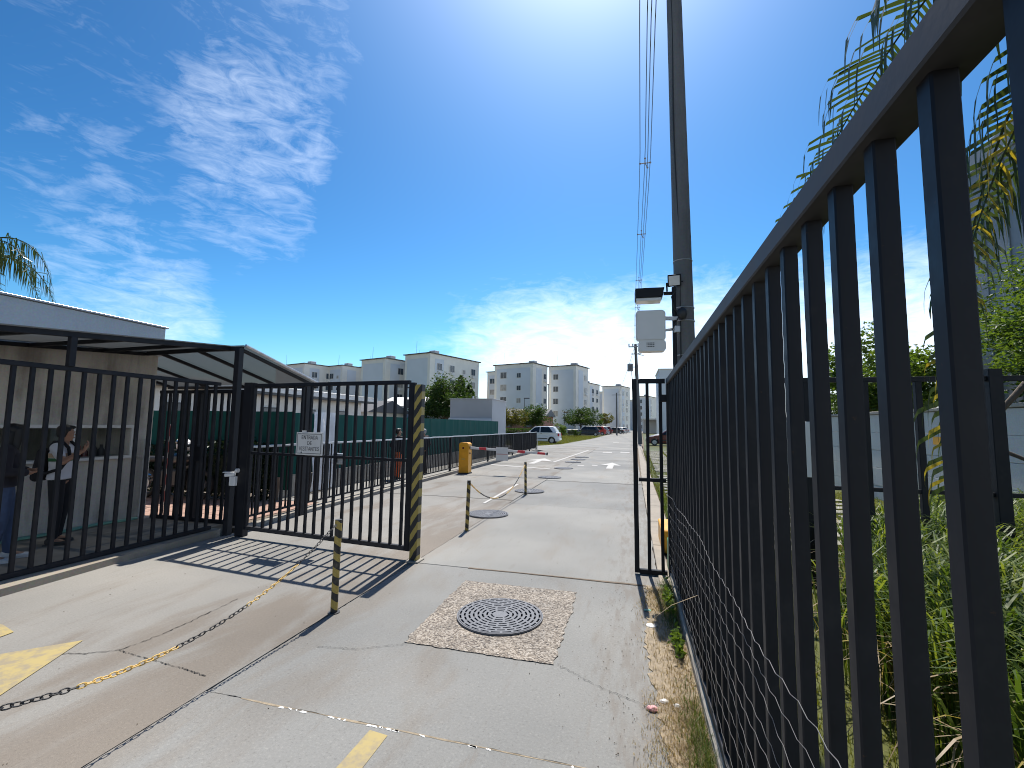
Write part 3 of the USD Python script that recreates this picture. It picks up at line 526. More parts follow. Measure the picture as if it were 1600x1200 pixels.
# pedestrian gate beside the guard house
pg = thing('pedestrian_gate', 'black pedestrian gate between the guard house corner and the hinge post', 'gate', loc=(-7.3, 5.62, 0))
for x in (.06, .8, 1.63): obj('stile', MB().bar((x, 0, .1), (x, 0, 2.02), .085, .06, .004, up=(0, 1, 0)), 'black_paint', pg)
for z in (2.045, .1): obj('rail', MB().bar((.0, .003, z), (1.68, .003, z), .05, .05, .004), 'black_paint', pg)
for k in range(11):
    x = .2+k*.128
    if abs(x-.8) > .06: obj('bar', MB().bar((x, 0, .13), (x, 0, 2.018), .036, .036, .003, up=(0, 1, 0)), 'black_paint', pg)
obj('lock', MB().cbox((.84, -.05, .98), (.96, .04, 1.2), .006), 'black_paint', pg)

# long low railing beside the walkway
rl = thing('railing', 'long low black railing between the road and the walkway, running past the barrier', 'railing')
A, B_ = np.array([-5.735, 5.62, 0]), np.array([-6.06, 29.55, 0]); Lr = np.linalg.norm(B_-A); dr = (B_-A)/Lr
obj('top_rail', MB().bar(A+[0, 0, 1.2], B_+[0, 0, 1.16], .045, .035), 'galvanised', rl)
obj('bottom_rail', MB().bar(A+[0, 0, .14], B_+[0, 0, .12], .035, .03), 'black_paint', rl)
nb = 199
for k in range(nb+1):
    p = A+dr*Lr*k/nb; post = k % 18 == 0
    w = .06 if post else .024
    obj('post' if post else 'bar', MB().bar(p+[0, 0, .05 if post else .156], p+[0, 0, 1.18-.04*k/nb], w, w, .002, up=(0, 1, 0)), 'black_paint', rl)
obj('marker_stake', MB().bar((-6.35, 31.2, 0), (-6.35, 31.2, .75), .03, .03, .003, up=(0, 1, 0)), 'galvanised', label='thin upright stake past the far end of the low railing', cat='stake')

# canopy over the pedestrian entrance
cn = thing('canopy', 'dark framed sheet canopy along the guard house and over the pedestrian gate', 'canopy')
XF, XB = -5.755, -7.36
zf, zb = 2.66, 2.585
F_ = lambda q: 2.665-.09*(5.36-q)
K_ = lambda q: 2.63-.075*(5.36-q)
obj('front_beam', MB().bar((XF, .2, F_(.2)), (XF, 5.38, F_(5.38)), .05, .06, .004), 'black_paint', cn)
obj('back_beam', MB().bar((XB, .2, K_(.2)-.01), (XB, 5.36, K_(5.36)-.01), .05, .05, .004), 'black_paint', cn)
for yy in (.55, 1.4, 2.25, 3.1, 3.95, 4.75, 5.36): obj('rafter', MB().bar((XF-.02, yy, F_(yy)-.005), (XB+.02, yy, K_(yy)-.012), .045, .045, .003), 'black_paint', cn)
def sheet(p, q, r, s_, t=.006, n=(0, 0, 1)):
    P = np.array([p, q, r, s_], float); v = np.vstack([P, P+np.array(n)*t]); return MB().add(v, [[3, 2, 1, 0], [4, 5, 6, 7], [0, 1, 5, 4], [1, 2, 6, 5], [2, 3, 7, 6], [3, 0, 4, 7]])
ys = [.2, 1.4, 2.25, 3.1, 3.95, 4.75, 5.4]
for a, b in zip(ys[:-1], ys[1:]): obj('sheet', sheet((XF+.05, a+.004, F_(a)+.034), (XF+.05, b-.004, F_(b)+.034), (XB-.02, b-.004, K_(b)+.03), (XB-.02, a+.004, K_(a)+.03)), 'canopy_sheet', cn)
# sloping bay beyond the gate line
y0, y1, z0, z1 = 5.42, 7.08, 2.66, 2.26
for x in (-5.56, -6.35, -7.15, -8.0, -8.9): obj('rafter', MB().bar((x, y0, z0-.015), (x, y1, z1-.015), .045, .045, .003), 'black_paint', cn)
obj('front_beam', MB().bar((-9.0, y0-.02, z0+.002), (-5.53, y0-.02, z0+.002), .05, .06, .004), 'black_paint', cn)
obj('back_beam', MB().bar((-9.0, y1, z1-.02), (-5.53, y1, z1-.02), .05, .05, .004), 'black_paint', cn)
for a, b in zip((-9.0, -8.0, -7.15, -6.35), (-8.0, -7.15, -6.35, -5.50)): obj('sheet', sheet((a+.004, y0-.03, z0+.045), (b-.004, y0-.03, z0+.045), (b-.004, y1+.03, z1+.02), (a+.004, y1+.03, z1+.02)), 'canopy_sheet', cn)
obj('gutter_rail', MB().path([(-5.50, y0, z0+.05), (-5.50, y1+.05, z1+.03)], .022, 8), 'galvanised', cn)
obj('post', MB().bar((XF+.02, 3.43, 2.15), (XF+.02, 3.43, F_(3.43)-.03), .06, .06, .004, up=(0, 1, 0)), 'black_paint', cn)
obj('post', MB().bar((-5.57, 6.85, 0), (-5.57, 6.85, 2.24), .11, .11, .004, up=(0, 1, 0)), 'black_paint', cn)

# guard house
gh = thing('guard_house', 'plastered guard house with a ticket window behind the left fence', 'building')
GX, GY = -7.4, 5.6
wy0, wy1, wz0, wz1 = 3.72, 5.28, 1.06, 1.47
wall = Polygon([(-4, .07), (GY, .07), (GY, 2.62), (-4, 2.62)]).difference(sbox(wy0, wz0, wy1, wz1))
m = trimesh.creation.extrude_polygon(wall, .16, engine='earcut'); v = np.array(m.vertices)
obj('wall', (np.stack([GX-v[:, 2], v[:, 0], v[:, 1]], 1), m.faces[:, ::-1]), 'guard_wall', gh)
obj('wall', MB().box((-11, GY-.16, .07), (GX-.165, GY, 2.62)), 'guard_wall', gh); obj('wall', MB().box((-11, -4, .07), (-10.84, GY-.165, 2.62)), 'guard_wall', gh)
obj('roof_band', MB().cbox((-11.06, -4.1, 2.625), (GX+.05, GY+.05, 3.08), .01), 'band_wall', gh)
obj('coping', MB().cbox((-11.1, -4.15, 3.082), (GX+.075, GY+.08, 3.11), .005), 'galvanised', gh)
wf = obj('window_frame', MB().bar((GX+.012, wy0-.03, wz1+.022), (GX+.012, wy1+.03, wz1+.022), .03, .045).bar((GX+.012, wy0-.02, wz0), (GX+.012, wy0-.02, wz1), .03, .04, up=(0, 1, 0)).bar((GX+.012, wy1+.02, wz0), (GX+.012, wy1+.02, wz1), .03, .04, up=(0, 1, 0)).bar((GX+.008, 4.55, wz0), (GX+.008, 4.55, wz1), .03, .045, up=(0, 1, 0)), 'white_plastic', gh)
obj('sill', MB().cbox((GX-.1, wy0-.06, wz0-.045), (GX+.07, wy1+.06, wz0-.002), .006), 'white_plastic', wf)
pane_mat('clear_pane', (.75, .78, .78), .1)
obj('pane', MB().box((GX-.06, wy0, wz0), (GX-.054, 4.53, wz1)), 'clear_pane', wf)
obj('inner_floor', MB().box((-10.84, -4, .0), (GX-.16, GY-.16, .08)), 'walk_tan', gh)
obj('counter', MB().box((GX-.5, 3.4, .95), (GX-.165, 5.35, 1.0)), 'frame_dark', gh)
for k, (yy, c, hh) in enumerate([(4.66, 'red_paint', .36), (4.78, 'red_paint', .34), (4.88, 'dark_red_paint', .2), (5.0, 'frame_dark', .25), (5.1, 'frame_dark', .22)]):
    tl = ['tall red bottle left', 'tall red bottle right', 'short dark red bottle', 'dark bottle', 'second dark bottle'][k]
    obj('bottle', MB().lathe([(.0, 0), (.045, 0), (.045, hh*.6), (.02, hh*.8), (.02, hh), (0.0001, hh)], 12, (GX-.3, yy, 1.0)), c, label=f'{tl} standing inside the guard house window', cat='bottle', smooth=40)
obj('notice', MB().box((GX+.003, 3.98, .9), (GX+.008, 4.22, 1.0)), 'paper', label='white paper notice stuck on the wall under the guard house window', cat='notice')
obj('hose', MB().path([(-7.36+.03*math.sin(k*1.1), 2.2+k*.17, .1) for k in range(20)], .022, 7), 'hose_green', label='pale green hose lying along the foot of the guard house wall', cat='hose', smooth=True)
def bullet_cam(loc, rz, label, s=1.):
    t = thing('security_camera', label, 'camera', loc=loc, rotz=rz)
    obj('body', MB().tube((-.07*s, 0, 0), (.06*s, 0, -.015*s), .027*s, n=14), 'white_paint', t, smooth=40)
    obj('hood', MB().cbox((-.06*s, -.03*s, .018*s), (.085*s, .03*s, .03*s), .004), 'white_paint', t)
    obj('lens', MB().tube((.061*s, 0, -.015*s), (.066*s, 0, -.016*s), .022*s, n=14), 'car_glass', t)
    obj('bracket', MB().tube((-.06*s, 0, 0), (-.09*s, .01, .05*s), .014*s).tube((-.09*s, .01, .05*s), (-.12*s, .02, .05*s), .03*s), 'white_paint', t, smooth=40)
    return t
cs = bullet_cam((-5.44, 5.24, .86), 200, 'white security camera low on the black hinge post')
obj('junction_box', MB().cbox((-5.44, 5.23, .7), (-5.345, 5.285, .83), .006), 'white_paint', label='small white junction box under the camera on the hinge post', cat='box')
bullet_cam((-7.2, 3.42, 2.42), 15, 'white security camera under the canopy on the guard house wall', 1.1)
bullet_cam((-7.2, 3.28, 2.43), -60, 'second white camera at the left edge under the canopy', 1.0)
obj('conduit', MB().path([(GX+.02, GY-.1, .1), (GX+.02, GY-.1, 1.3)], .014, 8), 'galvanised', label='thin conduit running down the guard house corner', cat='pipe')

# green hoarding, its base wall, white tarp
hd = thing('green_hoarding', 'long dark green sheet hoarding behind the walkway railing', 'hoarding')
sheets = [(y, min(y+1.22, 24.1)) for y in np.arange(8.06, 24.1, 1.22)]
for a, b in sheets:
    yy = np.linspace(a, b-.006, 9); zz = np.array([.46, 1.795]); w = .012*np.sin(yy*9.1)+.006*np.sin(yy*23)
    V = np.array([[-7.1+ww+dx, q, z] for dx in (0, -.006) for z in zz for q, ww in zip(yy, w)]); n = 9
    F = [[i, i+1, n+i+1, n+i] for i in range(n-1)]+[[2*n+i, 3*n+i, 3*n+i+1, 2*n+i+1] for i in range(n-1)]+[[n+i, n+i+1, 3*n+i+1, 3*n+i] for i in range(n-1)]
    obj('sheet', (V, F), 'green_sheet', hd)
for x in np.arange(-14, -7.2, 1.2): obj('sheet', MB().box((x, 8.02, .2), (x+1.19, 8.03, 1.81)), 'green_sheet', hd)
for yy in np.arange(8.1, 24.2, 2.44): obj('stud', MB().bar((-7.16, yy, .1), (-7.16, yy, 1.78), .06, .06, up=(0, 1, 0)), 'bark', hd)
obj('base_wall', MB().box((-7.2, 8.0, -.1), (-7.04, 24.1, .455)), 'kerb_concrete', label='low grey concrete base wall under the green hoarding', cat='wall')
tp = thing('white_tarp', 'creased white tarpaulin hung over the green hoarding behind the gate', 'tarpaulin', loc=(-6.98, 8.86, 0))
yy = np.linspace(0, .85, 26); zz = np.linspace(.05, 1.83, 50); gy, gz = np.meshgrid(yy, zz)
wv = .03*meshkit.fbm(np.stack([gy*3, gz*2.2, gy*0], -1), 4, 3)+.018*np.sin(gy*14+gz*2.5)+.02*np.abs(np.sin(gz*3+gy*4))
V = np.stack([wv, gy+.02*np.sin(gz*5), gz], -1).reshape(-1, 3); n = 26
F = [[r*n+c, r*n+c+1, (r+1)*n+c+1, (r+1)*n+c] for r in range(49) for c in range(25)]
obj('cloth', (V, F), 'tarp', tp, smooth=True)

# small grey block building at the end of the hoarding
gb = thing('utility_block', 'small windowless grey block building at the end of the green hoarding', 'building')
obj('wall', MB().box((-10.0, 24.2, -.1), (-7.5, 27.1, 3.0)), 'wall_grey', gb); obj('ledge', MB().cbox((-10.05, 24.12, 1.78), (-7.53, 24.195, 1.95), .005), 'wall_blue', gb)
obj('roof', MB().cbox((-10.04, 24.16, 3.003), (-7.46, 27.14, 3.06), .006), 'wall_grey', gb); obj('vent', MB().tube((-8.9, 25, 3.06), (-8.9, 25, 3.25), .05), 'galvanised', gb)

# ------------------------------------------------------------------ barrier, bollards, chains
br = thing('barrier_gate', 'yellow car park barrier with a lowered red and white arm', 'barrier', loc=(-5.31, 14.25, 0))
sec = Polygon([(-.165, -.13), (.165, -.13), (.165, .17), (-.165, .17)]).buffer(-.03).buffer(.03, 4)
prof = [(-.165, 0), (.165, 0), (.165, .93), (.1, .985), (-.1, .985), (-.165, .93)]
m = trimesh.creation.extrude_polygon(Polygon(prof).buffer(-.02).buffer(.02, 3), .3, engine='earcut'); v = np.array(m.vertices)
obj('cabinet', (np.stack([v[:, 0], .15-v[:, 2], v[:, 1]+.03], 1), m.faces), 'yellow_paint', br)
obj('base', MB().cbox((-.19, -.17, -.01), (.19, .17, .035), .005), 'dark_plastic', br)
obj('lens', MB().tube((-.02, -.152, .83), (-.02, -.16, .83), .035, n=14), 'dark_red_paint', br)
dr_ = obj('door', MB().cbox((-.15, -.158, .1), (.15, -.152, .52), .003), 'yellow_paint', br); obj('handle', MB().cbox((-.07, -.17, .455), (.05, -.159, .49), .003), 'yellow_plastic', dr_)
obj('knob', MB().tube((.165, -.03, .66), (.19, -.03, .66), .025, n=12), 'dark_plastic', br)
obj('pivot', MB().tube((.168, 0, .84), (.21, 0, .84), .06, n=16), 'dark_plastic', br)
obj('arm', MB().bar((.2, -.05, .84), (2.72, -.05, .72), .04, .075, .006), 'arm_stripes', br); obj('arm_tip', MB().bar((2.722, -.05, .72), (2.76, -.05, .718), .045, .085, .004), 'dark_plastic', br)
bs = thing('barrier_sign', 'pale grey plate hung on the barrier arm', 'sign', loc=(-4.23, 14.16, .46), rotz=0); obj('plate', MB().cbox((0, 0, 0), (.4, .01, .42), .004), 'white_plastic', bs); obj('back_edge', MB().box((.01, -.003, .2), (.39, -.001, .215)), 'red_paint', bs)
def bollard(loc, label, h=.75, r=.03, tilt=(0, 0)):
    t = thing('bollard', label, 'bollard', loc=loc)
    obj('post', MB().tube((0, 0, 0), (tilt[0], tilt[1], h), r, n=20), 'bollard_stripes', t, smooth=50)
    obj('cap', MB().tube((tilt[0], tilt[1], h), (tilt[0], tilt[1], h+.004), r-.001, n=20), 'frame_dark', t)
    obj('eye_bolt', MB().path([(tilt[0]+.0, tilt[1]-r-.008+.01*math.cos(a), h-.04+.01*math.sin(a)) for a in np.linspace(0, 2*math.pi, 9)[:-1]], .0025, 5, True), 'galvanised', t)
    obj('base_plate', MB().lathe([(0.0001, .006), (r*1.7, .006), (r*1.7, -.01)], 16), 'frame_dark', t)
bollard((-2.45, 3.5, 0), 'nearest bollard with black and yellow stripes in front of the visitors gate', .765, .029, (.004, 0))
bollard((-2.43, 6.66, 0), 'middle striped bollard, left end of the sagging chain before the barrier', .745, .028, (.02, 0))
bollard((-2.39, 10.45, 0), 'farthest striped bollard, right end of the sagging chain', .745, .03, (-.01, 0))
bollard((-2.45, .62, 0), 'striped bollard beside the camera just outside the left lower edge', .765)
def chain(name, label, pts, pitch, lw, r, seq):
    """links along a polyline; seq(k) gives a material"""
    pts = np.array(pts, float); s = np.r_[0, np.cumsum(np.linalg.norm(np.diff(pts, axis=0), axis=1))]
    t = thing(name, label, 'chain'); n = int(s[-1]/pitch)
    at = lambda q: np.array([np.interp(q, s, pts[:, k]) for k in range(3)])
    for k in range(n):
        a, b = at(k*pitch), at((k+1)*pitch); c = (a+b)/2; d = nrm(b-a); up = nrm(np.cross(d, (0, 1, 0) if abs(d[1]) < .9 else (1, 0, 0)))
        sd = np.cross(d, up); w = up if k % 2 else sd; w = nrm(w+.35*(sd if k % 2 else up)*rng.normal())
        L = pitch*.5+r*1.3; ring = []
        for th in np.linspace(0, 2*math.pi, 13)[:-1]:
            cx = math.cos(th); ring.append(c+d*(np.sign(cx)*abs(cx)**.75*L)+w*math.sin(th)*lw)
        obj('link', MB().path(ring, r, 5, True), seq(k), t, smooth=True)
def sag(p, q, low, n=60):
    p, q = np.array(p, float), np.array(q, float); t = np.linspace(0, 1, n); P = np.outer(1-t, p)+np.outer(t, q); zc = (p[2]+q[2])/2-low; P[:, 2] -= 4*zc*t*(1-t); return P
chain('chain', 'black and yellow plastic chain sagging from the nearest bollard to the lower left', sag((-2.45, 3.455, .725), (-2.45, .66, .725), .345), .034, .0098, .0033, lambda k: 'yellow_plastic' if (k//14) % 2 == 1 else 'dark_plastic')
chain('chain', 'black and yellow plastic chain sagging between the two bollards beyond the gate', sag((-2.41, 6.71, .70), (-2.4, 10.4, .70), .24), .034, .0098, .0038, lambda k: 'yellow_plastic' if (k//16) % 2 == 0 else 'dark_plastic')

# gate foot things on the right
obj('yellow_block', MB().cbox((.36, 6.35, -.02), (.62, 7.15, .27), .012), 'yellow_paint', label='yellow painted concrete block beside the right gate leaf', cat='block')
obj('green_box', MB().cbox((.385, 5.5, -.02), (.5, 5.75, .33), .015), 'box_green', label='small green box at the foot of the right gate post', cat='box')

# ------------------------------------------------------------------ poles, lamps, wires
pl = thing('utility_pole', 'tall dark concrete utility pole rising behind the near fence', 'utility pole')
t = np.linspace(0, 1, 14); pts = np.stack([.655-.115*t, 5.7+0*t, -.1+9.6*t], 1)
obj('pole', MB().path(pts, .125-.045*t, 24), 'pole_concrete', pl, smooth=True)
obj('conduit', MB().path([(.5, 5.56, .05), (.492, 5.56, 3.25)], .024, 8), 'black_paint', pl, smooth=True)
obj('clamp', MB().path([(.617+.114*math.cos(a), 5.7+.114*math.sin(a), 3.02) for a in np.linspace(0, 2*math.pi, 20)[:-1]], .006, 5, True), 'galvanised', pl)
obj('clamp', MB().path([(.619+.115*math.cos(a), 5.7+.115*math.sin(a), 2.86) for a in np.linspace(0, 2*math.pi, 20)[:-1]], .006, 5, True), 'galvanised', pl)
for zc in (1.9, 2.45, 3.6): obj('strap', MB().path([(.655-.012*zc+.1+(.126-.0047*zc-.1)+(.126-.0047*zc)*(math.cos(a)-1), 5.7+(.126-.0047*zc)*math.sin(a), zc) for a in np.linspace(0, 2*math.pi, 20)[:-1]], .005, 5, True), 'galvanised', pl)
obj('cable', MB().path([(.655-.0121*q-.05+.012*math.sin(q*2.1), 5.7-.105+.0042*q, q) for q in np.linspace(2.2, 9, 40)], .009, 6), 'wire', pl); obj('cable', MB().path([(.52, 5.56, 3.22), (.46, 5.5, 3.12), (.49, 5.52, 2.98), (.56, 5.53, 2.93), (.5, 5.5, 2.8), (.46, 5.5, 2.72)], .006, 6), 'wire', pl)
obj('splice_box', MB().ball((.575, 5.55, 2.93), (.06, .05, .075), 2), 'dark_plastic', pl, smooth=True)
fl = thing('floodlight', 'small square floodlight high on the utility pole', 'lamp', loc=(.5, 5.55, 3.33), rotz=-8)
R = np.array(trimesh.transformations.rotation_matrix(math.radians(20), (1, 0, 0)))[:3, :3]
obj('housing', MB().cbox((-.075, -.02, -.07), (.075, .025, .07), .006).xf(R), 'black_paint', fl); obj('glass', MB().box((-.06, -.0225, -.055), (.06, -.0205, .055)).xf(R), 'lamp_clear', fl); obj('bracket', MB().bar((-.085, .0, -.02), (-.085, .02, -.12), .008, .02).bar((.085, 0, -.02), (.085, .02, -.02), .02, .008), 'black_paint', fl)
lm = thing('street_luminaire', 'black box luminaire on a short arm from the utility pole', 'lamp', loc=(.05, 5.58, 3.12), rotz=2)
obj('head', MB().add(*(lambda m: (m.vertices, m.faces))(trimesh.Trimesh(np.array([[0, -.1, .01], [.31, -.1, .01], [.33, -.1, .12], [0, -.1, .12], [0, .1, .0], [.31, .1, .0], [.33, .1, .12], [0, .1, .12]])).convex_hull)), 'black_paint', lm)
obj('lens', MB().cbox((.01, -.085, -.03), (.3, .085, .008), .008), 'lamp_clear', lm); obj('arm', MB().bar((.33, 0, .07), (.46, 0, .07), .035, .035), 'black_paint', lm)
an = thing('antenna_panel', 'rounded white antenna panel facing the camera on the utility pole', 'antenna', loc=(.055, 5.46, 2.6), rotz=3)
rr = Polygon([(0, 0), (.335, 0), (.335, .365), (0, .365)]).buffer(-.045).buffer(.045, 6)
m = trimesh.creation.extrude_polygon(rr, .05, engine='earcut'); v = np.array(m.vertices); inner = trimesh.creation.extrude_polygon(rr.buffer(-.015), .066, engine='earcut'); w_ = np.array(inner.vertices)
obj('shell', (np.stack([v[:, 0], v[:, 2], v[:, 1]], 1), m.faces[:, ::-1]), 'white_plastic', an); obj('face', (np.stack([w_[:, 0], w_[:, 2]-.012, w_[:, 1]], 1), inner.faces[:, ::-1]), 'white_plastic', an)
low = Polygon([(.03, -.13), (.335, -.13), (.335, .0), (.03, .0)]).buffer(-.035).buffer(.035, 5)
m = trimesh.creation.extrude_polygon(low, .14, engine='earcut'); v = np.array(m.vertices)
R2 = np.array(trimesh.transformations.rotation_matrix(math.radians(-28), (1, 0, 0)))[:3, :3]
obj('receiver', (np.stack([v[:, 0], v[:, 2]-.005, v[:, 1]+.01], 1), m.faces[:, ::-1]), 'white_plastic', an)
mb = MB()
for z in (-.03, -.05, -.07):
    for k in range(7): mb.box((.12+k*.013, -.0075, z), (.128+k*.013+.004*(k % 2), -.0055, z+.009))
obj('print', mb, 'print_black', an)
obj('bracket', MB().bar((.335, .03, .27), (.48, .06, .27), .03, .045).bar((.335, .03, .13), (.48, .06, .15), .03, .03), 'galvanised', an); obj('clamp', MB().cbox((.43, .02, .1), (.5, .12, .18), .006), 'galvanised', an)
obj('cable', MB().path([(.05+.03*math.cos(a), .02, -.02-.13*math.sin(a*.5)) for a in np.linspace(0, 3, 12)]+[(.09, .02, -.17)], .004, 5), 'white_plastic', an)

# distribution wires overhead with spacers
wr = thing('overhead_wires', 'bundle of four overhead wires with spacers running above the road', 'wires')
off = [(-.14, 0), (.14, 0), (0, .14), (.06, -.14)]
def wx(yy): return np.interp(yy, [-30, 8, 12.8, 44.6], [-.1, .34, .43, .40])
for ox, oz in off:
    ys_ = np.linspace(-24, 44.5, 50); obj('wire', MB().path([(wx(q)+ox, q, 9.35+oz-.25*math.sin(math.pi*np.clip((q+24)/68.5, 0, 1))) for q in ys_], .0085, 4), 'wire', wr)
for q in (12.9, 17.9, 23.8, 29.6, 35, 40):
    z = 9.35-.25*math.sin(math.pi*(q+24)/68.5); x = wx(q)
    sp = MB()
    for i in range(4):
        a, b = off[i], off[(i+2) % 4]; sp.tube((x+a[0], q, z+a[1]), (x, q, z), .014, n=6); sp.ball((x+a[0], q, z+a[1]), .03, 1)
    obj('spacer', sp, 'insulator', wr)
for ox, oz in off[:3]: obj('wire', MB().path([(.4+ox*.6-2.9*s, 44.7+45*s, 9.3+oz-1.2*s-2.2*s*(1-s)) for s in np.linspace(0, 1, 20)], .012, 4), 'wire', wr)
p2 = thing('utility_pole', 'concrete pole with transformer beside the road ahead of the right gate leaf', 'utility pole', loc=(.75, 44.7, 0))
obj('pole', MB().path([(-.35*s, 0, 9.5*s) for s in np.linspace(0, 1, 8)], np.linspace(.2, .13, 8), 14), 'pole_concrete', p2, smooth=True)
obj('crossarm', MB().bar((-1.0, -.1, 9.25), (.4, -.1, 9.25), .1, .1), 'insulator', p2); obj('crossarm', MB().bar((-.8, -.1, 8.55), (.2, -.1, 8.55), .08, .08), 'insulator', p2)
for x in (-.95, -.6, -.1, .3): obj('insulator', MB().lathe([(.04, 0), (.07, .05), (.04, .1), (.07, .15), (.03, .25), (0.0001, .25)], 10, (x, -.1, 9.3)), 'insulator', p2)
tr = obj('transformer', MB().tube((-.85, -.05, 6.9), (-.85, -.05, 7.6), .27, n=16), 'insulator', p2, smooth=40)
for a in range(10): obj('fin', MB().box((-.86, -.45, 6.98), (-.84, -.3, 7.5)).xf(rotz(0)).xf(None, (0.05*(a-5), 0, 0)), 'insulator', tr)
obj('bracket', MB().bar((-.6, 0, 7.3), (-.25, 0, 7.3), .06, .06), 'insulator', p2); obj('riser', MB().path([(-.75, -.05, 6.9), (-.6, 0, 5.5), (-.3, -.12, 4.5)], .03, 6), 'wire', p2)
obj('pole', MB().path([(-.45+.1*s, -.3, 5.4+3.6*s) for s in (0, 1)], .03, 6), 'wire', p2)
p3 = thing('utility_pole', 'slim far pole left of the road beside the parked cars', 'utility pole', loc=(-2.75, 88.5, 0))
obj('pole', MB().path([(0, 0, 8.0*s) for s in np.linspace(0, 1, 5)], np.linspace(.17, .12, 5), 10), 'pole_concrete', p3, smooth=True); obj('crossarm', MB().bar((-.9, 0, 7.6), (.9, 0, 7.6), .1, .1), 'insulator', p3)
def lamp_post(x, y, h, label):
    t = thing('lamp_post', label, 'lamp post', loc=(x, y, 0)); obj('pole', MB().tube((0, 0, 0), (0, 0, h), .06, .045, 8), 'frame_dark', t); obj('lamp_head', MB().cbox((-.1, -.15, h-.02), (.65, .15, h+.1), .02), 'dark_red_paint' if h < 4 else 'frame_dark', t)
lamp_post(-10.2, 71, 3.7, 'small dark lamp post behind the bench grill near the blocks'); lamp_post(-14.0, 60, 5.2, 'dark lamp post between the yellowish tree and the green tree')
pm = thing('meter_pole', 'dark service pole with meter boxes behind the green hoarding', 'utility pole', loc=(-12.4, 24.2, 0))
obj('pole', MB().tube((0, 0, 0), (0, 0, 4.0), .09, .07, 10), 'pole_concrete', pm); obj('meter_box', MB().cbox((-.25, -.25, 2.5), (.2, .2, 3.0), .01), 'frame_dark', pm); obj('crossarm', MB().bar((-.5, 0, 3.7), (.6, 0, 3.7), .07, .07), 'frame_dark', pm)

# ------------------------------------------------------------------ buildings
def house():
    h = thing('white_house', 'long low white house with a pale roof edge behind the green hoarding', 'building')
    obj('wall', MB().box((-24, 10, -.1), (-18.6, 28.6, 3.05)), 'wall_white', h)
    rf = obj('roof', MB().add(np.array([[-17.95, 9.4, 3.34], [-17.95, 29.7, 3.34], [-21.3, 29.7, 3.72], [-21.3, 9.4, 3.72], [-24.6, 29.7, 3.34], [-24.6, 9.4, 3.34], [-17.95, 9.4, 3.1], [-17.95, 29.7, 3.1], [-24.6, 29.7, 3.1], [-24.6, 9.4, 3.1]], float),
        [[0, 1, 2, 3], [3, 2, 4, 5], [6, 7, 1, 0], [5, 4, 8, 9], [9, 8, 7, 6]]).add(np.array([[-17.95, 9.4, 3.34], [-21.3, 9.4, 3.72], [-24.6, 9.4, 3.34], [-17.95, 29.7, 3.34], [-24.6, 29.7, 3.34], [-21.3, 29.7, 3.72]], float), [[0, 1, 2], [3, 4, 5]]), 'roof_white', h)
    for k in range(41):
        yy = 9.45+k*.5; obj('roof_tile', MB().bar((-17.93, yy, 3.36), (-21.3, yy, 3.74), .3, .05, .01), 'roof_white', rf)
    obj('soffit', MB().box((-18.59, 9.5, 2.98), (-17.97, 29.6, 3.095)), 'frame_dark', h)
    for k, yy in enumerate((14.5, 19.6, 22.6, 25.9)):
        w = obj('window', MB().box((-18.6, yy, 1.5), (-18.53, yy+1.1, 2.35)), 'frame_dark', h); obj('pane', MB().box((-18.53, yy+.06, 1.56), (-18.515, yy+1.04, 2.29)), 'window_glass', w)
    obj('air_conditioner', MB().cbox((-18.59, 23.9, 1.7), (-18.2, 24.7, 2.2), .02), 'white_plastic', h)
house()
for k, (x0, y0, x1, y1, hh, m_, lb) in enumerate([(-30, 33, -21, 40, 2.5, 'wall_white', 'low house with a sloping pale roof behind the white house'), (-24.5, 41, -17, 47, 3.3, 'wall_blue', 'small pale outbuilding beside the bushy dark tree behind the hoarding'), (-18.5, 62, -11.8, 70, 2.9, 'tile_red', 'low red walled shed behind the yellowish tree')]):
    t = thing('outbuilding', lb, 'building'); obj('wall', MB().box((x0, y0, -.1), (x1, y1, hh)), m_, t)
    obj('roof', MB().add(np.array([[x0-.4, y0-.4, hh], [x1+.4, y0-.4, hh], [x1+.4, y1+.4, hh], [x0-.4, y1+.4, hh], [x0-.4, (y0+y1)/2, hh+1.1], [x1+.4, (y0+y1)/2, hh+1.1]], float), [[0, 1, 5, 4], [3, 4, 5, 2], [0, 3, 2, 1]]).add(np.array([[x0-.4, y0-.4, hh], [x0-.4, y1+.4, hh], [x0-.4, (y0+y1)/2, hh+1.1], [x1+.4, y0-.4, hh], [x1+.4, y1+.4, hh], [x1+.4, (y0+y1)/2, hh+1.1]], float), [[0, 2, 1], [3, 4, 5]]), 'roof_white' if k == 1 else 'roof_dark', t)
    for q in range(2):
        w = obj('window', MB().box((x0+1.2+q*3, y0-.05, 1.3), (x0+2.3+q*3, y0, 2.2)), 'frame_dark', t); obj('pane', MB().box((x0+1.26+q*3, y0-.06, 1.36), (x0+2.24+q*3, y0-.052, 2.14)), 'window_glass', w)

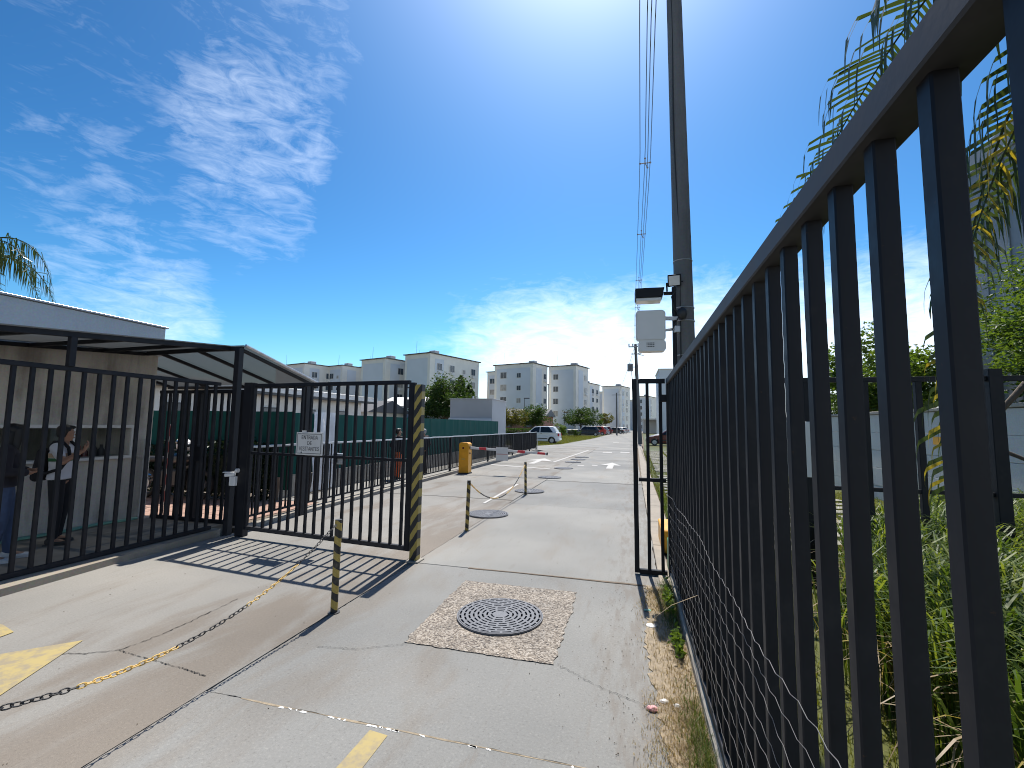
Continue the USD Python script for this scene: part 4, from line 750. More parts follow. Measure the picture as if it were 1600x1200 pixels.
ANG = -18.5
def block(label, corner, wings, H=13.5, floors=5):
    """apartment block. wings: (u0, u1, v0, v1, end windows, side windows) in metres from the corner; u along the long axis, v to the right"""
    t = thing('apartment_block', label, 'building', loc=(corner[0], corner[1], 0), rotz=ANG)
    # local x = v (right), local y = u (away)
    for wi, (u0, u1, v0, v1, ew, sw, dh) in enumerate(wings):
        Hh = H+dh
        wb = obj('wall', MB().box((v0, u0, -.2), (v1, u1, Hh-.75)), 'wall_beige', t)
        obj('parapet', MB().box((v0-.015, u0-.015, Hh-.747), (v1+.015, u1+.015, Hh-.1)), 'wall_beige', t)
        rf = obj('roof', MB().cbox((v0-.3, u0-.3, Hh-.097), (v1+.3, u1+.3, Hh+.06), .02), 'roof_dark', t)
        obj('end_panel', MB().box((v0+.55, u0-.05, -.2), (v1-.55, u0-.002, Hh-.85)), 'wall_blue', t)
        obj('side_panel', MB().box((v1+.002, u0+1.2, -.2), (v1+.04, min(u0+3.4, u1-.3), Hh-.85)), 'wall_blue', t)
        for fl_ in range(floors):
            z = .95+fl_*(Hh-1.3)/floors
            for (x, w, h) in ew:
                o = obj('window', MB().box((v0+x-w/2, u0-.09, z), (v0+x+w/2, u0-.052, z+h)), 'wall_white', t)
                obj('pane', MB().box((v0+x-w/2+.07, u0-.105, z+.07), (v0+x-.03, u0-.091, z+h-.07)).box((v0+x+.03, u0-.105, z+.07), (v0+x+w/2-.07, u0-.091, z+h-.07)), 'window_curtain' if rng.random() < .3 else 'window_glass', o)
            for (yv, w, h) in sw:
                o = obj('window', MB().box((v1+.041, u0+yv-w/2, z), (v1+.08, u0+yv+w/2, z+h)), 'wall_white', t)
                obj('pane', MB().box((v1+.081, u0+yv-w/2+.07, z+.07), (v1+.095, u0+yv-.03, z+h-.07)).box((v1+.081, u0+yv+.03, z+.07), (v1+.095, u0+yv+w/2-.07, z+h-.07)), 'window_curtain' if rng.random() < .3 else 'window_glass', o)
                if (fl_+wi) % 3 == 1: obj('air_conditioner', MB().cbox((v1+.045, u0+yv-.35, z-.55), (v1+.4, u0+yv+.35, z-.1), .03), 'white_plastic', o)
        obj('antenna', MB().tube((v0+1.2, u0+1.5, Hh), (v0+1.2, u0+1.5, Hh+2.6), .03, .015, 5), 'frame_dark', rf)
        obj('tank', MB().cbox((v1-2.2, u0+2, Hh+.06), (v1-.9, u0+3.2, Hh+.75), .05), 'wall_grey', rf)
    return t
sw4 = [(2.3, 1.25, 1.25), (5.6, 1.25, 1.25), (8.9, .75, .8), (11.6, 1.25, 1.25)]
block('tall pale block, right and nearest of the pair behind the bushy dark tree', (-32.5, 69.4), [(0, 13.4, -5.9, 0, [], sw4, 0.0), (-1.0, 11, -16.2, -9.8, [], [(3.6, 1.35, 1.25), (6.2, .8, .8)], -.35), (4.6, 11.5, -9.78, -5.92, [(2.0, 1.2, 1.2)], [], -.6)])
block('leftmost far pale block whose roof shows above the canopy edge', (-64.2, 78.0), [(0, 12, -10.4, 0, [(2.5, 1.4, 1.2), (6.1, 1.4, 1.2)], sw4[:3], 0), (5.6, 14, 0.02, 4.6, [(1.2, 1.3, 1.2), (3.2, .7, .7)], [], .0), (10.2, 20, 4.62, 10.8, [], [(3, 1.2, 1.2)], .1)])
block('pale block in the middle with dark windows on its end and a recessed right wing', (-18.1, 84.1), [(0, 5.7, -8.9, 0, [(2.2, 1.5, 1.3), (5.8, 1.0, 1.0)], [(4.6, 1.0, 1.1)], 0), (8.6, 14.5, -1.2, 4.9, [(1.6, 1.2, 1.2)], [(4.6, 1.0, 1.1)], .3), (6.5, 15, -15.5, -8.92, [(1.4, 1.3, 1.2), (4.2, 1.3, 1.2)], [], -.3)])
block('pale block with a beige stair bay behind the round green tree', (-11.5, 125.4), [(0, 8.2, -12.5, 0, [(1.8, 1.6, 1.4)], [(3.2, 1.5, 1.3), (6.2, 1.2, 1.2)], 0), (12.6, 21, -1.0, 4.6, [], [(2.4, 1.4, 1.4), (5.6, 1.4, 1.4)], 0)])
block('far pale block of stepped bays left of the slim far pole', (-5.6, 152), [(0, 9, -9, 0, [], [(3, 1.4, 1.4), (6.5, 1.4, 1.4)], -.4), (32, 58, -4.2, 1.6, [(2.8, 1.5, 1.5)], [(4, 1.6, 1.5), (12, 1.6, 1.5), (20, 1.6, 1.5)], 0)])
block('farthest pale block closing the view just left of the right gate leaf', (2.0, 212), [(0, 22, -11, 0, [], [(4, 1.6, 1.5), (9, 1.6, 1.5), (15, 1.6, 1.5)], 0), (26, 40, -3, 3.6, [(3, 1.6, 1.5)], [], 0)], H=13.8)
tw = thing('apartment_block', 'narrow white building right of the road seen through the right gate leaf', 'building'); obj('wall', MB().box((5.4, 95, -.2), (17, 108, 13.1)), 'wall_blue', tw); obj('roof', MB().cbox((5.2, 94.8, 13.103), (17.2, 108.2, 13.3), .03), 'wall_white', tw)
for k in range(5):
    for x in (8, 11.5, 15): o = obj('window', MB().box((x, 94.94, 1.2+k*2.5), (x+1.3, 94.997, 2.4+k*2.5)), 'frame_dark', tw); obj('pane', MB().box((x+.08, 94.92, 1.28+k*2.5), (x+1.22, 94.938, 2.32+k*2.5)), 'window_glass', o)
pr = thing('car_port', 'grey flat roofed car port at the far right of the road', 'building'); obj('roof', MB().cbox((2.6, 118, 3.4), (12, 126, 3.8), .03), 'wall_grey', pr); obj('back_wall', MB().box((2.8, 125.6, 0), (12, 125.9, 3.395)), 'wall_grey', pr)
for x in (2.9, 6, 9): obj('post', MB().bar((x, 118.3, 0), (x, 118.3, 3.395), .2, .2), 'wall_grey', pr)

# boundary wall on the right, built of blocks
bw = thing('boundary_wall', 'pale grey block wall bounding the lawn on the right', 'wall')
for r in range(5):
    for k in range(12):
        y0 = 6.0+k*2.45-(1.2 if r % 2 else 0)
        obj('wall_panel', MB().cbox((5.64+rng.uniform(-.003, .003), max(y0, 5.4)+.004, -.12+r*.42), (5.8, y0+2.442, -.12+r*.42+.415), .006), 'boundary_wall', bw)
obj('coping', MB().cbox((5.6, 5.4, 1.985), (5.84, 34, 2.05), .008), 'kerb_concrete', bw)
obj('hydrant_plate', MB().box((5.62, 10.4, 1.35), (5.637, 10.62, 1.5)), 'yellow_paint', bw)
sd_ = thing('metal_shed', 'big dark grey metal clad shed behind the boundary wall at right', 'building')
obj('wall', MB().box((9.0, 1.5, -.1), (22, 16.3, 8.55)), 'shed_metal', sd_)
obj('flashing', MB().cbox((8.94, 1.44, 8.552), (22.06, 16.36, 9.1), .02), 'shed_metal', sd_)
obj('trim', MB().bar((8.93, 1.4, 8.62), (8.93, 16.38, 8.62), .02, .05, .005), 'galvanised', sd_)
for k in range(19): obj('cladding_rib', MB().box((8.975, 1.8+k*.78, 0), (8.998, 1.86+k*.78, 8.5)), 'shed_metal', sd_)
ns = thing('notice_board', 'white notice with dark lettering on the fence behind the near bars', 'sign', loc=(1.36, 5.29, 1.12)); obj('plate', MB().cbox((0, -.012, 0), (.42, 0, .56), .004), 'white_plastic', ns)
letters(ns, 'ES', .05, .26, .3, -.0125, 'print_black', .08)

# ------------------------------------------------------------------ cars
def car(name, label, loc, rz, paint, L=3.85, Wd=1.64, Hc=1.44, kind='hatch', group=None):
    """local x forward, y left. Side profile extruded and pulled in towards the roof"""
    t = thing(name, label, 'car', group, loc, rz); h = L/2; belt = Hc*.62
    def wid(x, z):
        tum = 1-.26*np.clip((z-belt)/(Hc-belt), 0, 1)**1.2; nose = 1-.16*np.clip((np.abs(x)-h*.72)/(h*.28), 0, 1)**2; low = 1-.06*np.clip((.35-z)/.2, 0, 1)
        return tum*nose*low
    if kind == 'hatch':
        lower = [(-h, .42), (-h+.03, .28), (-h+.12, .2), (h-.15, .2), (h-.02, .3), (h, .5), (h-.05, .68), (h-.25, .78), (h-.95, belt+.02), (-h+.2, belt+.05), (-h+.06, belt)]
        cab = [(h-1.02, belt-.02), (h-1.62, Hc-.09), (h-1.95, Hc-.02), (-h+1.0, Hc), (-h+.55, Hc-.05), (-h+.16, belt-.02)]
        side = [[(h-1.17, belt+.03), (h-1.66, Hc-.13), (h-2.12, Hc-.09), (h-2.12, belt+.03)], [(h-2.2, belt+.03), (h-2.2, Hc-.09), (-h+.95, Hc-.09), (-h+.55, belt+.05)]]
    else:
        lower = [(-h, .45), (-h+.05, .25), (-h+.15, .2), (h-.15, .2), (h-.02, .3), (h, .48), (h-.05, .66), (h-.3, .76), (h-1.1, belt+.02), (-h+.75, belt+.06), (-h+.05, belt+.04)]
        cab = [(h-1.15, belt-.02), (h-1.85, Hc-.08), (h-2.2, Hc), (-h+1.45, Hc), (-h+1.1, Hc-.05), (-h+.5, belt)]
        side = [[(h-1.32, belt+.03), (h-1.9, Hc-.12), (h-2.3, Hc-.08), (h-2.3, belt+.03)], [(h-2.38, belt+.03), (h-2.38, Hc-.08), (-h+1.5, Hc-.08), (-h+.95, belt+.06)]]
    wr_ = .29; wx_ = (h-.72, -h+.66)
    def solid(poly, inset=0, sl=9):
        poly = poly.buffer(-.05).buffer(.05, 4).segmentize(.12)
        v2 = np.array(poly.exterior.coords[:-1]); tri = trimesh.creation.triangulate_polygon(poly, engine='earcut'); n = len(tri[0])
        rows = []; ysn = np.array([-1, -.97, -.88, 0, .88, .97, 1]); sc = np.array([.94, .985, 1, 1, 1, .985, .94])
        tv = np.array(tri[0]); c = tv.mean(0); V = []; 
        for yv, k in zip(ysn, sc):
            q = c+(v2-c)*[1-(1-k)*.35, k]; V.append(np.stack([q[:, 0], yv*(Wd/2-inset)*wid(q[:, 0], q[:, 1]), q[:, 1]], 1))
        m = len(v2); mb = MB(); VV = np.vstack(V); F = [[r*m+i, r*m+(i+1) % m, (r+1)*m+(i+1) % m, (r+1)*m+i] for r in range(6) for i in range(m)]
        if not poly.exterior.is_ccw: F = [f_[::-1] for f_ in F]
        mb.add(VV, F)
        for yv, k, fl_ in ((-1, .94, 0), (1, .94, 1)):
            q = c+(tv-c)*[1-(1-k)*.35, k]; P = np.stack([q[:, 0], yv*(Wd/2-inset)*wid(q[:, 0], q[:, 1]), q[:, 1]], 1); f_ = np.array(tri[1]); mb.add(P, f_ if not fl_ else f_[:, ::-1])
        return mb
    lp = Polygon(lower)
    for x in wx_: lp = lp.difference(Point(x, wr_).buffer(wr_+.055, 10))
    obj('body', solid(lp.buffer(0)), paint, t, smooth=35)
    obj('underbody', MB().box((-h+.35, -Wd/2+.12, .17), (h-.35, Wd/2-.12, .5)), 'tyre', t)
    obj('cabin', solid(Polygon(cab), .03), paint, t, smooth=35)
    for sgn in (1, -1):
        for w in side:
            q = Polygon(w).buffer(-.03).buffer(.03, 3).segmentize(.1); tv, tf = trimesh.creation.triangulate_polygon(q, engine='earcut')
            P = np.stack([tv[:, 0], sgn*(Wd/2-.018)*wid(tv[:, 0], tv[:, 1]), tv[:, 1]], 1); obj('side_window', (P, tf if sgn < 0 else tf[:, ::-1]), 'car_glass', t)
        obj('mirror', MB().ball((h-1.25, sgn*(Wd/2+.05), belt+.08), (.07, .09, .06), 1), paint, t, smooth=True)
        hl = Point(0, 0).buffer(1)
        obj('headlight', MB().ball((h-.1, sgn*(Wd/2-.27), .62), (.1, .16, .075), 2), 'lamp_clear', t, smooth=True)
        obj('tail_light', MB().ball((-h+.09, sgn*(Wd/2-.14), .8), (.1, .07, .16), 2), 'lamp_red', t, smooth=True)
        obj('door_handle', MB().cbox((-.42, sgn*(Wd/2)-.012, belt-.1), (-.26, sgn*(Wd/2)+.012, belt-.07), .005), 'dark_plastic', t)
        obj('side_strip', MB().box((-h+1.05, sgn*(Wd/2)-.006, .42), (h-1.1, sgn*(Wd/2)+.006, .49)), 'dark_plastic', t)
        for x in wx_:
            w = obj('wheel', MB().tube((x, sgn*(Wd/2-.19), wr_), (x, sgn*(Wd/2-.015), wr_), wr_, n=24), 'tyre', t, smooth=40)
            obj('rim', MB().tube((x, sgn*(Wd/2-.02), wr_), (x, sgn*(Wd/2-.003), wr_), wr_*.62, n=18), 'silver_paint', w)
    def screen(a, b, ww, nm):
        a, b = np.array(a), np.array(b); d = nrm(b-a); nn = np.array([d[1], -d[0]]); nn = nn if nn[0]*(1 if a[0] > 0 else -1) > 0 else -nn; P = []
        for k in (.1, .9):
            q = a+(b-a)*k+nn*.014; w_ = (Wd/2-.1)*wid(q[0], q[1]); P += [(q[0], -w_, q[1]), (q[0], w_, q[1])]
        obj(nm, (np.array(P), [[0, 1, 3, 2]]), 'car_glass', t)
    screen(cab[0], cab[1], 0, 'windscreen'); screen(cab[-1], cab[-2], 0, 'rear_window')
    obj('number_plate', MB().box((-h-.008, -.2, .55), (-h+.02, .2, .68)), 'white_plastic', t); obj('bumper', MB().cbox((-h-.03, -Wd/2+.18, .3), (-h+.1, Wd/2-.18, .44), .03), paint if paint == 'car_white' else 'dark_plastic', t); obj('grille', MB().cbox((h-.07, -.4, .34), (h+.004, .4, .46), .01), 'dark_plastic', t)
    return t
car('parked_car', 'white hatchback parked nose in at the left, past the end of the railing', (-8.2, 41.2, 0), 180, 'car_white', Hc=1.56, L=3.9)
car('parked_car', 'dark blue hatchback parked on the left before the round green tree', (-7.25, 77.5, 0), 180, 'navy_paint', L=4.2, Hc=1.62, Wd=1.8)
car('parked_car', 'red car parked in the left row behind the dark blue hatchback', (-6.5, 86, 0), 180, 'red_paint', Hc=1.6)
car('parked_car', 'silver car parked in the left row beyond the red car', (-6.1, 90.5, 0), 180, 'silver_paint', Hc=1.58)
car('parked_car', 'dark red car parked in the left row beyond the silver car', (-5.7, 95, 0), 180, 'dark_red_paint', Hc=1.6)
car('parked_car', 'black car parked beyond the slim far pole on the left', (-3.9, 104, 0), 180, 'car_black', kind='sedan', L=4.3)
car('parked_car', 'white car parked last in the left row under the far blocks', (-3.4, 110, 0), 180, 'car_white', kind='sedan', L=4.3)
car('parked_car', 'small silver car at the far end of the left row', (-2.7, 117, 0), 180, 'silver_paint', L=4.0)
car('parked_car', 'black car with dark red sheen parked on the right verge behind the gate leaf', (3.35, 43.0, 0), 180, 'dark_red_paint', kind='sedan', L=4.3, Hc=1.5)
car('parked_car', 'white car parked behind the dark car on the right verge', (3.8, 48.5, 0), 180, 'car_white', kind='sedan', L=4.3, Hc=1.55)
gr = thing('barbecue_grill', 'black barrel grill on legs on the lawn before the dark blue hatchback', 'grill', loc=(-8.7, 70, 0)); obj('drum', MB().tube((-.8, 0, .75), (.8, 0, .75), .38, n=14), 'frame_dark', gr, smooth=40)
for x in (-.6, .6): obj('leg', MB().bar((x, 0, 0), (x, 0, .42), .08, .08), 'frame_dark', gr)

# motorcycle and helmet by the dark hedge
mc = thing('motorcycle', 'dark motorcycle parked in the shade behind the pedestrian gate', 'motorcycle', loc=(-9.05, 7.35, .012), rotz=8)
for x in (-.62, .62):
    w = obj('wheel', MB().path([(x+.26*math.cos(a), 0, .3+.26*math.sin(a)) for a in np.linspace(0, 2*math.pi, 25)[:-1]], .045, 8, True), 'tyre', mc, smooth=True); obj('rim', MB().tube((x, -.03, .3), (x, .03, .3), .12, n=14), 'silver_paint', w)
obj('engine', MB().cbox((-.2, -.13, .25), (.25, .13, .6), .04), 'frame_dark', mc); obj('tank', MB().ball((.15, 0, .8), (.28, .15, .13), 2), 'car_black', mc, smooth=True); obj('seat', MB().cbox((-.7, -.12, .74), (-.08, .12, .84), .04), 'dark_plastic', mc)
obj('fork', MB().tube((.62, .08, .3), (.42, .08, .95), .025).tube((.62, -.08, .3), (.42, -.08, .95), .025), 'silver_paint', mc); obj('handlebar', MB().path([(.3, -.36, 1.0), (.42, -.12, .98), (.42, .12, .98), (.3, .36, 1.0)], .015, 6), 'dark_plastic', mc)
for s_ in (1, -1): obj('mirror', MB().ball((.36, s_*.33, 1.16), (.015, .06, .045), 1).tube((.34, s_*.3, 1.0), (.36, s_*.33, 1.14), .008), 'chrome', mc)
obj('headlamp', MB().ball((.52, 0, .88), .1, 2), 'lamp_clear', mc, smooth=True); obj('exhaust', MB().tube((-.15, .16, .35), (-.75, .18, .42), .05), 'chrome', mc); obj('frame', MB().bar((-.62, 0, .3), (.42, 0, .68), .05, .05), 'frame_dark', mc)
hm = thing('helmet', 'white motorcycle helmet resting on the dark motorcycle', 'helmet', loc=(-8.85, 7.37, .99)); obj('shell', MB().ball((0, 0, .1), (.15, .125, .135), 2), 'white_paint', hm, smooth=True); obj('visor', MB().ball((.035, -.01, .1), (.13, .118, .06), 2), 'car_glass', hm, smooth=True)
obj('striped_pole', MB().tube((-8.5, 6.75, .0), (-8.5, 6.75, 1.52), .016, n=8), 'pole_bands', label='thin red and white pole standing behind the pedestrian gate', cat='pole')

# ------------------------------------------------------------------ vegetation
def leaves(n, P, size, flat=.35, aspect=.5):
    """n leaf-sized rhombi at points P"""
    d = rng.normal(size=(n, 3)); d[:, 2] = d[:, 2]*flat-.25; d /= np.linalg.norm(d, axis=1)[:, None]
    s_ = np.cross(d, rng.normal(size=(n, 3))); s_ /= np.linalg.norm(s_, axis=1)[:, None]+1e-9
    L = size*rng.uniform(.6, 1.4, n)[:, None]
    nrm_ = np.cross(d, s_)*.12
    V = np.stack([P-d*L*.5, P+s_*L*aspect*.5+nrm_*L, P+d*L*.5, P-s_*L*aspect*.5+nrm_*L], 1).reshape(-1, 3)
    b = np.arange(n)[:, None]*4; return V, np.concatenate([b+[0, 1, 2], b+[0, 2, 3]], 0)
def crown(center, rad, nclump, nleaf, size, csize=.34, aspect=.5, hollow=.55):
    C = rng.normal(size=(nclump, 3)); C /= np.linalg.norm(C, axis=1)[:, None]; C *= (hollow+(1-hollow)*rng.random((nclump, 1)))*(1+.22*rng.normal(size=(nclump, 1))); C[:, 2] = np.where(C[:, 2] < -.5, -.5+.2*rng.random(nclump), C[:, 2])
    C = C*np.array(rad)+np.array(center); idx = rng.integers(0, nclump, nleaf)
    q = rng.normal(size=(nleaf, 3)); q /= np.linalg.norm(q, axis=1)[:, None]; q *= rng.random((nleaf, 1))**.5*csize*np.mean(rad)*(.6+.8*((idx*7919 % 97)/97.))[:, None]; q[:, 2] *= .7
    return leaves(nleaf, C[idx]+q, size, aspect=aspect), C
def tree(label, loc, th, crad, cz, nclump, nleaf, size, mat, tr=.12, name='tree', limbs=9, csize=.34, aspect=.5, cat='tree', group=None, hollow=.55):
    t = thing(name, label, cat, group, loc)
    (V, F), C = crown((0, 0, cz), crad, nclump, nleaf, size, csize, aspect, hollow)
    mb = MB(); mb.path([(.06*math.sin(k*1.7)*th*.2, .05*math.cos(k*2.1)*th*.2, k/6*th) for k in range(7)], np.linspace(tr, tr*.6, 7), 9)
    for i in range(limbs):
        c = C[(i*13) % len(C)]; b0 = np.array([0, 0, th*(.65+.35*(i/limbs))]); mid = (b0+c)/2+rng.normal(0, .1, 3)*np.mean(crad)
        mb.path([b0, mid, c*.97], [tr*.5, tr*.28, tr*.1], 6)
    obj('trunk', mb, 'bark', t, smooth=True); obj('crown', (V, F), mat, t)
    return t
tree('bushy dark tree with spiky tips behind the green hoarding', (-16.9, 40, 0), 2.6, (2.7, 2.6, 2.2), 3.5, 130, 11000, .24, 'leaf_tree', .16, csize=.3)
mbp = thing('conifer', 'slender upright tips rising from the bushy dark tree behind the hoarding', 'tree', loc=(-17.4, 41.5, 0))
for k, (dx, hh) in enumerate([(-1.2, 5.7), (-.3, 5.3), (1.3, 6.3), (2.2, 5.4)]):
    n = 900; u = rng.random(n); rr_ = (1-u)**.8*.75+.05; a = rng.random(n)*6.28; P = np.stack([dx+rr_*np.cos(a), rr_*np.sin(a), 3.4+u*(hh-3.4)], 1); obj('foliage', leaves(n, P, .3, .9), 'leaf_tree', mbp); obj('stem', MB().tube((dx, 0, 0), (dx, 0, hh-.3), .06, .02, 6), 'bark', mbp)
tree('yellowish shrubby tree beside the grey block building', (-13.2, 50, 0), 1.6, (1.7, 1.6, 1.25), 2.4, 70, 3600, .2, 'leaf_olive', .07)
tree('round green tree right of the yellowish tree', (-11.6, 54, 0), 1.6, (1.9, 1.8, 1.5), 2.55, 80, 4200, .22, 'leaf_tree', .09)
tree('wide green tree in front of the stair bay block', (-8.9, 82, 0), 1.8, (3.2, 3, 1.7), 3.0, 90, 5000, .3, 'leaf_tree', .1)
tree('small far tree beside the slim far pole', (-5.4, 100, 0), 2, (1.6, 1.6, 1.6), 3.2, 40, 1800, .3, 'leaf_olive', .09)
tree('low yellow green bush on the lawn behind the white hatchback', (-9.0, 60, 0), .4, (.9, .9, .8), .9, 40, 1500, .17, 'leaf_bright', .04, name='bush', cat='bush')
tree('small bush behind the railing end near the white hatchback', (-8.0, 66, 0), .3, (.7, .7, .5), .6, 30, 900, .15, 'leaf_tree', .04, name='bush', cat='bush')
tree('tall feathery green tree behind the boundary wall at the right edge', (7.1, 8.3, 0), 2.0, (1.75, 2.0, 1.5), 3.3, 190, 52000, .085, 'leaf_bright', .13, csize=.26, aspect=.42, hollow=.35)
tree('dark green understorey tree behind the boundary wall at the right edge', (6.9, 8.4, 0), 1.6, (1.3, 1.4, 1.0), 2.6, 90, 9000, .09, 'leaf_dark', .07, csize=.34)
tree('bright green tree rising behind the boundary wall in the gap of the near bars', (7.0, 15.2, 0), 1.6, (1.5, 1.6, 1.2), 2.9, 90, 15000, .12, 'leaf_bright', .09)
tree('green bush crown above the boundary wall left of the bright green tree', (6.9, 18.3, 0), 1.2, (.9, 1.1, .8), 2.2, 60, 3500, .13, 'leaf_tree', .06)
# bare twisting branch by the right edge
obj('bare_branch', MB().path([(3.62, 5.9, 2.15), (3.5, 5.8, 1.95), (3.58, 5.75, 1.75), (3.47, 5.7, 1.6), (3.5, 5.68, 1.45), (3.62, 5.6, 1.38), (3.75, 5.55, 1.3), (3.95, 5.5, 1.28)], [.03, .03, .028, .026, .024, .02, .016, .01], 7).path([(3.47, 5.7, 1.6), (3.38, 5.66, 1.63), (3.34, 5.64, 1.66)], [.014, .012, .007], 5).path([(3.58, 5.75, 1.75), (3.75, 5.7, 2.0), (3.9, 5.7, 2.2)], [.025, .03, .03], 6), 'bark', label='bare twisted branch hanging at the right edge', cat='branch', smooth=True)
# hedges
def hedge(label, lo, hi, n, size, mat, name='hedge'):
    lo, hi = np.array(lo, float), np.array(hi, float); t = thing(name, label, 'hedge')
    P = lo+rng.random((n, 3))*(hi-lo); k = rng.integers(0, 4, n); P[k == 0, 2] = hi[2]+rng.normal(0, .04, (k == 0).sum()); P[k == 1, 1] = lo[1]+rng.normal(0, .04, (k == 1).sum()); P[k == 2, 0] = hi[0]+rng.normal(0, .04, (k == 2).sum())
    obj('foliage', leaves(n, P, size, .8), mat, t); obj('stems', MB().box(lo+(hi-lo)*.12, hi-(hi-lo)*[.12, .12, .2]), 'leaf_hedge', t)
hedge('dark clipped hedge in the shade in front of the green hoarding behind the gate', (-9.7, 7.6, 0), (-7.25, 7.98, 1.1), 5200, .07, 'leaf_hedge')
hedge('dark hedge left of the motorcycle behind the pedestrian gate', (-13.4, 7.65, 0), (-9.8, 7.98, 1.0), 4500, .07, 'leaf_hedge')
hedge('sunlit low hedge between the grey block building and the white hatchback', (-17, 45, 0), (-9.5, 46.2, 1.2), 5000, .16, 'leaf_tree')
# lawn grass on the right
def blades(x, y, z, h, w, lean=.5, dirn=None):
    n = len(x); a = rng.random(n)*2*np.pi if dirn is None else dirn+rng.normal(0, .6, n); k = 3; t_ = np.linspace(0, 1, k)[None]
    ln = (lean*rng.random(n)*h)[:, None]; P = np.stack([x[:, None]+np.cos(a)[:, None]*ln*t_**2, y[:, None]+np.sin(a)[:, None]*ln*t_**2, z+h[:, None]*t_*(1-.15*t_)], -1)
    S = np.stack([-np.sin(a), np.cos(a), 0*a], 1); return ribbons(P, w[:, None]*(1-t_*.9), S)
def lawn(label, n, fx, fy, keep, h, w, mat):
    x = fx(n); y = fy(n); ok = keep(x, y); x, y = x[ok], y[ok]; hh = h*rng.uniform(.5, 1.4, len(x)); return obj('lawn_grass', blades(x, y, -.02, hh, w*rng.uniform(.7, 1.3, len(x))), mat, label=label, cat='grass', kind='stuff')
lawn('short sunlit lawn between the near fence and the boundary wall', 90000, lambda n: rng.uniform(.5, 5.6, n), lambda n: 14*rng.random(n)**1.3-.3, lambda x, y: (x > .62) | (y < 5), .06, .0035, 'leaf_lawn')
lawn('grass growing between the concrete strips right of the road', 50000, lambda n: rng.uniform(.58, 5, n), lambda n: 6.5+26*rng.random(n)**1.4, lambda x, y: (((y-6.9) % .56) > .31) | ((x-.78-np.maximum(0, y-14)*.012) % .98 > .86) | (x < .76), .07, .006, 'leaf_lawn')
lawn('lawn strip on the left before the parked cars', 26000, lambda n: rng.uniform(-12, -5, n), lambda n: 36+40*rng.random(n)**1.3, lambda x, y: x < -7.1+(y-35.8)*.3*(y < 40)+(1.15+(y-40)*.05)*(y >= 40)-.1, .12, .014, 'leaf_lawn')
# tall strap-leaved clumps at right
def straps(n, cx, cy, spread, hmin, hmax, w, droop, k=7, curl=0.):
    c = rng.integers(0, len(cx), n); x = cx[c]+rng.normal(0, spread, n); y = cy[c]+rng.normal(0, spread, n); a = rng.random(n)*2*np.pi
    h = rng.uniform(hmin, hmax, n); t_ = np.linspace(0, 1, k)[None]; out = h*rng.uniform(.35, 1., n)*droop
    tt = t_*np.pi*.5*(1+curl*rng.random(n)[:, None]); P = np.stack([x[:, None]+np.cos(a)[:, None]*out[:, None]*(1-np.cos(tt)), y[:, None]+np.sin(a)[:, None]*out[:, None]*(1-np.cos(tt)), -.02+h[:, None]*np.sin(tt)*(1-.25*droop*t_**2)], -1)
    P += rng.normal(0, .006, P.shape)*t_[..., None]
    S = np.stack([-np.sin(a), np.cos(a), 0*a], 1); return ribbons(P, w*rng.uniform(.6, 1.3, n)[:, None]*np.sin(np.pi*np.clip(.12+.88*t_, 0, 1))**.6, S)
cx, cy = [], []
while len(cx) < 330:
    x, y = rng.uniform(1.2, 5.5), .7+7.6*rng.random()**1.25
    if x > 1.42+.22*max(0, y-2.9)+.5*max(0, y-4.6)+.12*math.sin(y*5) and not (y > 5.6 and x < 2.2+.5*(y-5.6)) and abs(y-5.33) > .07: cx.append(x); cy.append(y)
cx, cy = np.array(cx), np.array(cy)
og = thing('ornamental_grass', 'dense bed of tall strap leaved plants behind the near fence at right', 'plants', kind='stuff')
obj('green_leaves', straps(26000, cx, cy, .12, .5, .98, .0065, .6), 'leaf_strap', og); obj('pale_leaves', straps(11000, cx, cy, .13, .5, 1.0, .0065, .62), 'leaf_pale', og)
obj('yellow_leaves', straps(3500, cx, cy, .12, .35, .75, .006, .9), 'leaf_yellow', og); obj('dry_leaves', straps(3500, cx, cy, .13, .25, .72, .004, 1.2, curl=.9), 'leaf_dry', og)
# weeds and dry straw along the fence foot
n = 26000; y = rng.uniform(.3, 4.9, n); x = .37-np.abs(rng.normal(0, .14, n)); ok = (x > .03+.05*np.sin(y*7)*np.sin(y*3.1))&(rng.random(n) < np.where((y > 3.0)&(y < 4.3), .35, 1.)); x, y = x[ok], y[ok]
wd = thing('weeds', 'dry straw and weeds along the foot of the near black fence', 'weeds', kind='stuff')
obj('dry_straw', blades(x, y, .003, rng.uniform(.008, .045, len(x)), rng.uniform(.0012, .0026, len(x)), 1.6), 'leaf_dry', wd)
n = 3600; y = np.concatenate([rng.normal(2.35, .35, n//2), rng.normal(4.55, .3, n//2)]); x = .36-np.abs(rng.normal(0, .055, n)); ok = y < 5.2; x, y = x[ok], y[ok]
obj('green_weeds', blades(x, y, -.006, rng.uniform(.02, .11, len(x)), rng.uniform(.0015, .004, len(x)), 1.1), 'leaf_grass', wd)
n = 260; y = np.concatenate([rng.normal(3.62, .09, n//2), rng.normal(4.5, .15, n//2)]); x = .33-np.abs(rng.normal(0, .03, n)); P = np.stack([x, y, rng.uniform(.01, .12, n)], 1); obj('weed_leaves', leaves(n, P, .05, .8), 'leaf_bright', wd)
n = 1200; y = rng.uniform(5.1, 12, n); x = .6+np.abs(rng.normal(0, .06, n)); obj('edge_grass', blades(x, y, 0, rng.uniform(.03, .12, n), rng.uniform(.002, .005, n), 1.), 'leaf_bright', wd)

